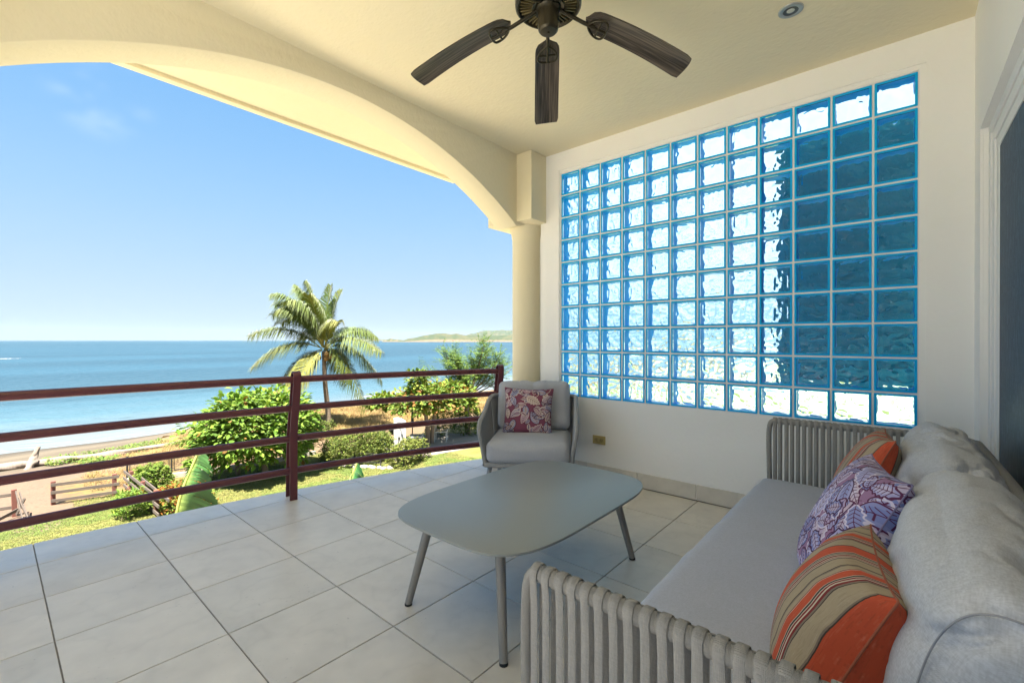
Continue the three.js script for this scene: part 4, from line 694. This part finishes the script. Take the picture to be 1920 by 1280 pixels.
// ---------- wooden fences, gate, mesh fence ----------
{
  const wt = tex(256, 256, (u, v) => { const k = .5 + .9 * fbm(u * 4, v * 40, 4, 900, 4); return [lin2s(.115 * k), lin2s(.09 * k), lin2s(.072 * k)]; }, true, 1, 1);
  M.oldWood = mat(0xffffff, .95, { map: wt, bumpMap: wt, bumpScale: .01 }); M.postWood = mat([.17, .062, .045], .9, { bumpMap: wt, bumpScale: .01 });
  const G = -4.4;
  const post = (o, x, z, h, tilt = 0) => { const g = span(-.06, .06, -.15, h, -.055, .055, .012); const m = part('post', g, M.postWood, o); m.position.set(x, 0, z); m.rotation.z = tilt; };
  const a = base('wooden_fence', [1.44, G, -21.75], 0, 'weathered three-rail wooden fence section standing between sand path and lawn', 'fence');
  post(a, 0, 0, .79); post(a, 1.5, .52, .80);
  for (const y of [.14, .42, .68]) part('rail', bar(vec(-.06, y, .075), vec(1.62, y + .02, .61), .105, .035), M.oldWood, a);
  const b = base('wooden_fence', [3.40, G, -21.3], 0, 'weathered wooden fence running towards the house through the flowering bushes', 'fence');
  post(b, .02, 0, .78); post(b, .04, 1.75, .76); post(b, .10, 3.3, .78);
  for (const [y, z] of [[.66, 0], [.40, -.1], [.14, -.05]]) part('rail', bar(vec(-.08, y, -.7 + z), vec(.05, y, 3.9), .10, .035), M.oldWood, b);
  part('rail', bar(vec(.16, .66, .9), vec(.24, .62, 4.2), .10, .035), M.oldWood, b);
  const c = base('wooden_gate', [.55, G, -21.2], 0, 'open weathered wooden gate leaning at the left by the sand path', 'gate');
  post(c, 0, 0, .86, .02);
  for (const y of [.30, .70]) part('rail', bar(vec(-1.9, y - .02, -.55), vec(.03, y, .02), .10, .035), M.oldWood, c);
  for (const [p, q] of [[[.02, .80, .1], [.16, -.04, 1.35]], [[.10, .76, .1], [.26, .04, 1.15]], [[.03, .1, .25], [.2, .66, .6]], [[.06, .62, .3], [.22, .2, .9]]]) part('gate_board', bar(vec(...p), vec(...q), .075, .03), M.oldWood, c);
  part('rail', bar(vec(-1.2, -.02, 1.5), vec(.06, .22, .1), .10, .035), M.oldWood, c);
  const d = base('metal_mesh_fence', [0, G, 0], 0, 'dark metal mesh fence panels on a low white kerb behind the broad green tree', 'fence');
  M.iron = mat([.03, .028, .024], .6); M.whitewash = mat(0xffffff, .9, { map: plasterTone(.40, .36, .30, 15), bumpMap: plasterBump, bumpScale: .01 });
  const pts = [[3.55, -22.9], [4.85, -22.35], [6.2, -21.95], [7.6, -21.7], [9.0, -21.55], [10.4, -21.6]];
  for (let i = 0; i < pts.length - 1; i++) {
    const p = vec(pts[i][0], 0, pts[i][1]), q = vec(pts[i + 1][0], 0, pts[i + 1][1]), dir = q.clone().sub(p).normalize(), n = 26, wires = [], at = (t, y) => p.clone().lerp(q, t).add(vec(0, y, 0));
    const kerb = bar(at(0, .04), at(1, .04), .28, .16); part('kerb', kerb, M.whitewash, d);
    part('post', rod(at(0, -.05), at(0, 1.02), .035, .035, 8), M.iron, d);
    const frame = [bar(at(.06, .90), at(.94, .90), .035, .035), bar(at(.06, .30), at(.94, .30), .035, .035), rod(at(.06, .29), at(.06, .91), .018), rod(at(.94, .29), at(.94, .91), .018), ...[.38, .8].flatMap((y) => [rod(at(0, y), at(.06, y), .012), rod(at(.94, y), at(1, y), .012)])];
    part('panel_frame', frame, M.iron, d);
    for (let k = 1; k < n; k++) wires.push(rod(at(.06 + .88 * k / n, .30), at(.06 + .88 * k / n, .90), .0032, .0032, 4)); for (let k = 1; k < 8; k++) wires.push(rod(at(.06, .30 + .6 * k / 8), at(.94, .30 + .6 * k / 8), .0032, .0032, 4));
    part('mesh', wires, M.iron, d, null, 'stuff');
  }
  const e = base('wire_fence', [0, G, 0], 0, 'low wire fence with white stone footing below the hedges at the balcony edge', 'fence');
  const wp = [[9.9, -19.6], [10.6, -18.3], [11.2, -17.2], [11.75, -16.3]]; for (let i = 0; i < wp.length; i++) { part('post', rod(vec(wp[i][0], 0, wp[i][1]), vec(wp[i][0], .62, wp[i][1]), .028), M.iron, e); if (i) { for (const y of [.2, .4, .58]) part('wire', rod(vec(wp[i - 1][0], y, wp[i - 1][1]), vec(wp[i][0], y, wp[i][1]), .012, .012, 5), M.iron, e); } }
  part('cross_rail', rod(vec(11.75, .58, -16.3), vec(12.7, .55, -18.2), .02), M.iron, e);
  reseed(41); for (let k = 0; k < 40; k++) { const t = k / 40 * 2.6, i = Math.min(2, Math.floor(t)), g = new THREE.DodecahedronGeometry(RR(.07, .14), 1), p = g.attributes.position; for (let q = 0; q < p.count; q++) { const h = .85 + .3 * vnoise(p.getX(q) * 9, p.getY(q) * 9 + p.getZ(q) * 5, k); p.setXYZ(q, p.getX(q) * h, p.getY(q) * h * .6, p.getZ(q) * h); } g.computeVertexNormals(); const m = part('stone', metric(g), M.whitewash, e); m.position.set(lerp(wp[i][0], wp[i + 1][0], t - i) - RR(.05, .25), .03, lerp(wp[i][1], wp[i + 1][1], t - i) + RR(-.1, .1)); }
}
// ---------- driftwood ----------
{
  const o = base('driftwood_log', [0, 0, 0], 0, 'long bleached driftwood trunk with an upright branch stub lying on the beach', 'driftwood');
  const wt = tex(256, 512, (u, v) => { const k = .65 + .6 * fbm(u * 30, v * 4, 4, 930, 0 || 30); return [lin2s(.215 * k), lin2s(.17 * k), lin2s(.135 * k)]; }, true, 1, 1);
  M.drift = mat(0xffffff, .9, { map: wt, bumpMap: wt, bumpScale: .04 });
  const P = (x, z, h) => vec(x, groundY(x, z) + h, z);
  const log = (pts, f, n = 50) => { const c = new THREE.CatmullRomCurve3(pts), g = new THREE.TubeGeometry(c, n, 1, 14, false), p = g.attributes.position; for (let i = 0; i <= n; i++) { const ctr = c.getPoint(i / n); for (let j = 0; j <= 14; j++) { const k = i * 15 + j, x = p.getX(k) - ctr.x, y = p.getY(k) - ctr.y, z = p.getZ(k) - ctr.z, a = j / 14 * 2 * PI, r = f(i / n) * (.62 + .7 * vnoise(Math.cos(a) * 1.6 + i * .3, Math.sin(a) * 1.6, 940)); p.setXYZ(k, ctr.x + x * r, ctr.y + y * r * .9, ctr.z + z * r); } } g.computeVertexNormals(); return clean(g); };
  part('trunk', metric(log([P(-1.6, -32.6, .12), P(.3, -32.4, .15), P(1.5, -32.2, .15), P(3.2, -31.5, .15), P(5.2, -30.2, .22), P(7.0, -28.9, .16)], (t) => .27 * Math.sin(PI * clamp(t * .93 + .055)) ** .35 * (1 - .55 * t))), M.drift, o);
  part('branch_stub', metric(join([log([P(1.35, -32.2, .2), P(1.5, -32.3, .5), P(1.65, -32.4, .95)], (t) => .2 * (1 - .62 * t), 16), log([P(1.45, -32.1, .4), P(1.3, -31.6, .1), P(1.15, -31.1, -.15)], (t) => .18 * (1 - .4 * t), 16)])), M.drift, o);
  const o2 = base('driftwood_log', [0, 0, 0], 0, 'short bleached driftwood piece half buried in dry grass beyond the mesh fence', 'driftwood');
  part('trunk', metric(log([P(6.9, -27.2, .2), P(7.6, -26.8, .26), P(8.3, -26.5, .2)], (t) => .17 * Math.sin(PI * clamp(t * .9 + .05)) ** .4, 20)), M.drift, o2);
}
// ---------- ground cover ----------
reseed(15);
{
  const tuft = (n, h, sp, lean) => { const gs = []; for (let k = 0; k < n; k++) { const a = R() * 2 * PI, g = leafGeo(h * RR(.6, 1.2), .016, .45, 2); g.rotateX(-RR(.7, 1.4)); g.rotateY(a); g.translate(RR(-sp, sp), 0, RR(-sp, sp)); gs.push(clean(g)); } return mergeGeometries(gs.map((g) => g), false); };
  const tuftG = tuft(16, .38, .16), shortG = tuft(10, .07, .07);
  M.dryGrass = phys(0xffffff, .9, { transmission: .25, thickness: 0, side: THREE.DoubleSide });
  const items = []; for (let k = 0; k < 60000 && items.length < 15000; k++) { const x = RR(2.5, 34), z = RR(-37, -22.5); if (groundY(x, z) < -5.3) continue; const n = fbm(x * .5, z * .5, 4, 510); if (x < 4.5 && !(z > -25.2)) { if (R() > .2) continue; } if (x < 8 && z < -31 - (x - 4)) continue; if (x > 9 && z > -24.2) continue; if (n + .16 < .42 - .1 * R()) continue; if (z > -24.5 && x > 4.2 && R() > .25) continue;
    items.push({ p: vec(x, groundY(x, z) - .02, z), dir: vec(Math.cos(k), 0, Math.sin(k)), s: RR(.5, 1.15) * (x > 8 ? 1.15 : .8), c: tone([[.46, .31, .09], [.50, .36, .13], [.42, .25, .09], [.38, .31, .07], [.52, .32, .12]]) }); }
  const dg = scatter('dune_grass', tuftG, M.dryGrass, null, items); tag(dg, 'tan dry grass covering the dune between garden and beach', 'grass', null, 'stuff');
  const lawn = []; for (let k = 0; k < 26000; k++) { const x = RR(-1, 15), z = RR(-21.6, -14.5); if (x < 1.9 && z < -20) continue; const n = fbm(x * .5, z * .5, 4, 510); lawn.push({ p: vec(x, -4.405, z), dir: vec(Math.cos(k), 0, Math.sin(k)), s: RR(.5, 1.1), c: tone(n > .5 ? [[.33, .32, .07], [.28, .31, .05]] : [[.24, .32, .045], [.20, .28, .035]]) }); }
  tag(scatter('lawn_grass', shortG, M.dryGrass, null, lawn), 'short yellow-green grass of the garden lawn', 'grass', null, 'stuff');
  const cr = []; for (let k = 0; k < 9000 && cr.length < 3600; k++) { const x = RR(1.8, 7), z = RR(-34.5, -28.2); if (fbm(x * .9, z * .9, 3, 960) < .50) continue; if (z > -31.6 + (3.2 - x) * .38 + .4 && z < -30.9 + (3.2 - x) * .2) continue; cr.push({ p: vec(x, groundY(x, z) + RR(.02, .25), z), dir: vec(RR(-1, 1), RR(0, .5), RR(-1, 1)), s: RR(.9, 1.7), c: tone([[.16, .30, .035], [.22, .34, .045], [.30, .33, .06]]) }); }
  tag(scatter('beach_creeper', smallLeaf, M.leaf, null, cr), 'green creeping plants on the sand around the driftwood', 'plants', null, 'stuff');
}
// ---------- unseen pale paving added below the balcony to bounce sunlight onto the ceiling
tag(part('added_terrace', flat([[-30, -13.4], [12, -13.4], [12, 6], [-30, 6]].reverse(), -4.5, .13), mat(0xffffff, .9, { map: plasterTone(.38, .325, .23, 25), bumpMap: plasterBump, bumpScale: .004 })), null, null, null, 'structure');
// ---------- patio by the trees ----------
{
  const G = -4.4; M.gravel = mat([.25, .23, .20], .95, { bumpMap: plasterBump, bumpScale: .02 }); M.concrete = mat(0xffffff, .9, { map: plasterTone(.36, .30, .26, 22), bumpMap: plasterBump, bumpScale: .004 });
  tag(part('patio', flat([[13.0, -19.5], [13.9, -21.4], [17.4, -20.9], [19.5, -18.4], [18.2, -17.7], [14.3, -18.5]].reverse(), G - .1, .135), M.gravel), null, null, null, 'structure');
  tag(part('path', flat([[12.1, -17.4], [13.0, -18.9], [14.3, -18.3], [18.6, -17.5], [18.4, -16.5], [15, -16.9]].reverse(), G - .1, .145), M.concrete), null, null, null, 'structure');
  const p = base('shower_pillar', [13.3, G, -18.75], -.55, 'white outdoor shower pillar with curved top and small tap beside the patio', 'shower');
  const s = new THREE.Shape(); s.moveTo(-.29, 0); s.lineTo(-.29, 1.70); s.quadraticCurveTo(-.02, 1.80, .29, 1.58); s.lineTo(.29, 0); s.closePath(); const g = new THREE.ExtrudeGeometry(s, { depth: .30, bevelEnabled: true, bevelThickness: .012, bevelSize: .012, bevelOffset: -.012, bevelSegments: 2, curveSegments: 12 }); g.translate(0, 0, -.15);
  part('pillar', metric(g), mat(0xffffff, .8, { map: plasterTone(.48, .46, .43, 23), bumpMap: plasterBump, bumpScale: .004 }), p);
  part('shower_arm', tube([vec(-.12, 1.50, .15), vec(-.10, 1.54, .24), vec(-.02, 1.56, .34), vec(.0, 1.52, .38)], .014), M.iron, p); part('shower_head', rod(vec(0, 1.52, .38), vec(0, 1.48, .39), .03, .055), M.iron, p);
  part('valve', span(-.09, .0, .70, .82, .151, .19, .008), M.iron, p); part('hose', tube([vec(-.06, .70, .17), vec(-.08, .58, .2), vec(-.13, .42, .19), vec(-.1, .30, .2), vec(-.02, .38, .22), vec(-.12, .12, .2), vec(-.16, .02, .22)], .012, 40), M.iron, p);
  const bench = (pos, turn, label, back) => { const o = base('patio_chair', pos, turn, label, 'chair', 'white framed patio seats'); const W = mat([.52, .50, .47], .6), w = .34, d = .32, h = .58; for (const [a, b] of [[1, 1], [1, -1], [-1, 1], [-1, -1]]) part('leg', span(a * w - .024, a * w + .024, 0, h + (back && b < 0 ? .36 : 0), b * d - .024, b * d + .024, .006), W, o);
    part('frame', [...[-1, 1].map((k) => span(-w + .0245, w - .0245, h - .06, h - .01, k * d - .022, k * d + .022, .006)), ...[-1, 1].map((k) => span(k * w - .022, k * w + .022, h - .06, h - .01, -d + .0245, d - .0245, .006)), span(-w + .0245, w - .0245, .16, .2, d - .015, d + .015), ...(back ? [span(-w + .0245, w - .0245, h + .3, h + .34, -d - .02, -d + .02, .006)] : [])], W, o);
    for (let k = 0; k < 6; k++) part('slat', span(-w + .02, w - .02, h - .008, h + .01, -d + .03 + k * .1, -d + .11 + k * .1, .003), back ? mat([.30, .24, .17], .8) : mat([.22, .22, .21], .8), o); if (back) for (let k = 0; k < 3; k++) part('back_slat', span(-w + .025, w - .025, h + .06 + k * .08, h + .125 + k * .08, -d - .01, -d + .01, .003), mat([.34, .27, .18], .8), o); };
  bench([14.55, G + .035, -19.1], .75, 'low white framed patio seat left of the tree trunk, beside the shower pillar'); bench([16.25, G + .035, -19.1], .75, 'white framed patio chair with tan slatted back right of the tree trunk', true);
  const t = base('parasol_post', [15.0, G, -20.0], 0, 'dark closed parasol pole standing on the patio behind the low white seat', 'parasol'); part('pole', rod(vec(0, 0, 0), vec(0, 2.2, 0), .03), M.iron, t); part('base_plate', rod(vec(0, .03, 0), vec(0, .1, 0), .25, .22), M.iron, t); part('folded_canopy', rod(vec(0, .9, 0), vec(0, 2.15, 0), .09, .03), M.iron, t);
  const k = base('hanging_towel', [14.0, G, -21.4], .4, 'pale teal towel hung over a low post behind the olive hedge', 'towel'); const tw = []; for (let i = 0; i < 12; i++) tw.push(span(-.18 + i * .03, -.15 + i * .03, .08, .78, .01 * Math.sin(i * 1.3), .03 + .01 * Math.sin(i * 1.3))); part('cloth', tw, mat([.22, .42, .46], .9), k); part('bar', rod(vec(-.35, .8, .01), vec(.35, .8, .01), .025), M.iron, k); part('post', [rod(vec(-.3, 0, .01), vec(-.3, .8, .01), .03), rod(vec(.3, 0, .01), vec(.3, .8, .01), .03)], M.iron, k);
  const gr = base('kettle_grill', [14.25, G, -20.6], 0, 'black kettle grill half hidden behind the white shower pillar', 'grill'); const bowl = new THREE.SphereGeometry(.3, 24, 16); bowl.scale(1, .8, 1); bowl.translate(0, .72, 0); part('bowl', clean(bowl), mat([.012, .012, .014], .3), gr); for (let q = 0; q < 3; q++) part('leg', rod(vec(.15 * Math.cos(q * 2.1), .6, .15 * Math.sin(q * 2.1)), vec(.32 * Math.cos(q * 2.1), 0, .32 * Math.sin(q * 2.1)), .018), M.iron, gr); part('handle', rod(vec(-.08, .98, 0), vec(.08, .98, 0), .015), M.iron, gr);
}
// ---------- boat ----------
{
  const o = base('motor_boat', [176, SEA, -278], .9, 'small white motor boat far out on the bay right of the palm', 'boat');
  const s = new THREE.Shape(); s.moveTo(-2.6, -.8); s.lineTo(1.2, -.8); s.quadraticCurveTo(2.4, -.5, 3.2, 0); s.quadraticCurveTo(2.4, .5, 1.2, .8); s.lineTo(-2.6, .8); s.closePath(); const g = new THREE.ExtrudeGeometry(s, { depth: .75, bevelEnabled: true, bevelThickness: .1, bevelSize: .1, bevelOffset: -.1, bevelSegments: 2 }); g.rotateX(-PI / 2); g.translate(0, .02, 0); part('hull', metric(g), mat([.8, .8, .78], .4), o);
  part('console', span(-.6, .3, .8, 1.35, -.45, .45, .08), mat([.5, .52, .54], .4), o); part('outboard_motor', span(-2.95, -2.62, .3, 1.15, -.2, .2, .06), mat([.05, .05, .06], .4), o);
}
renderer.render(scene, camera);
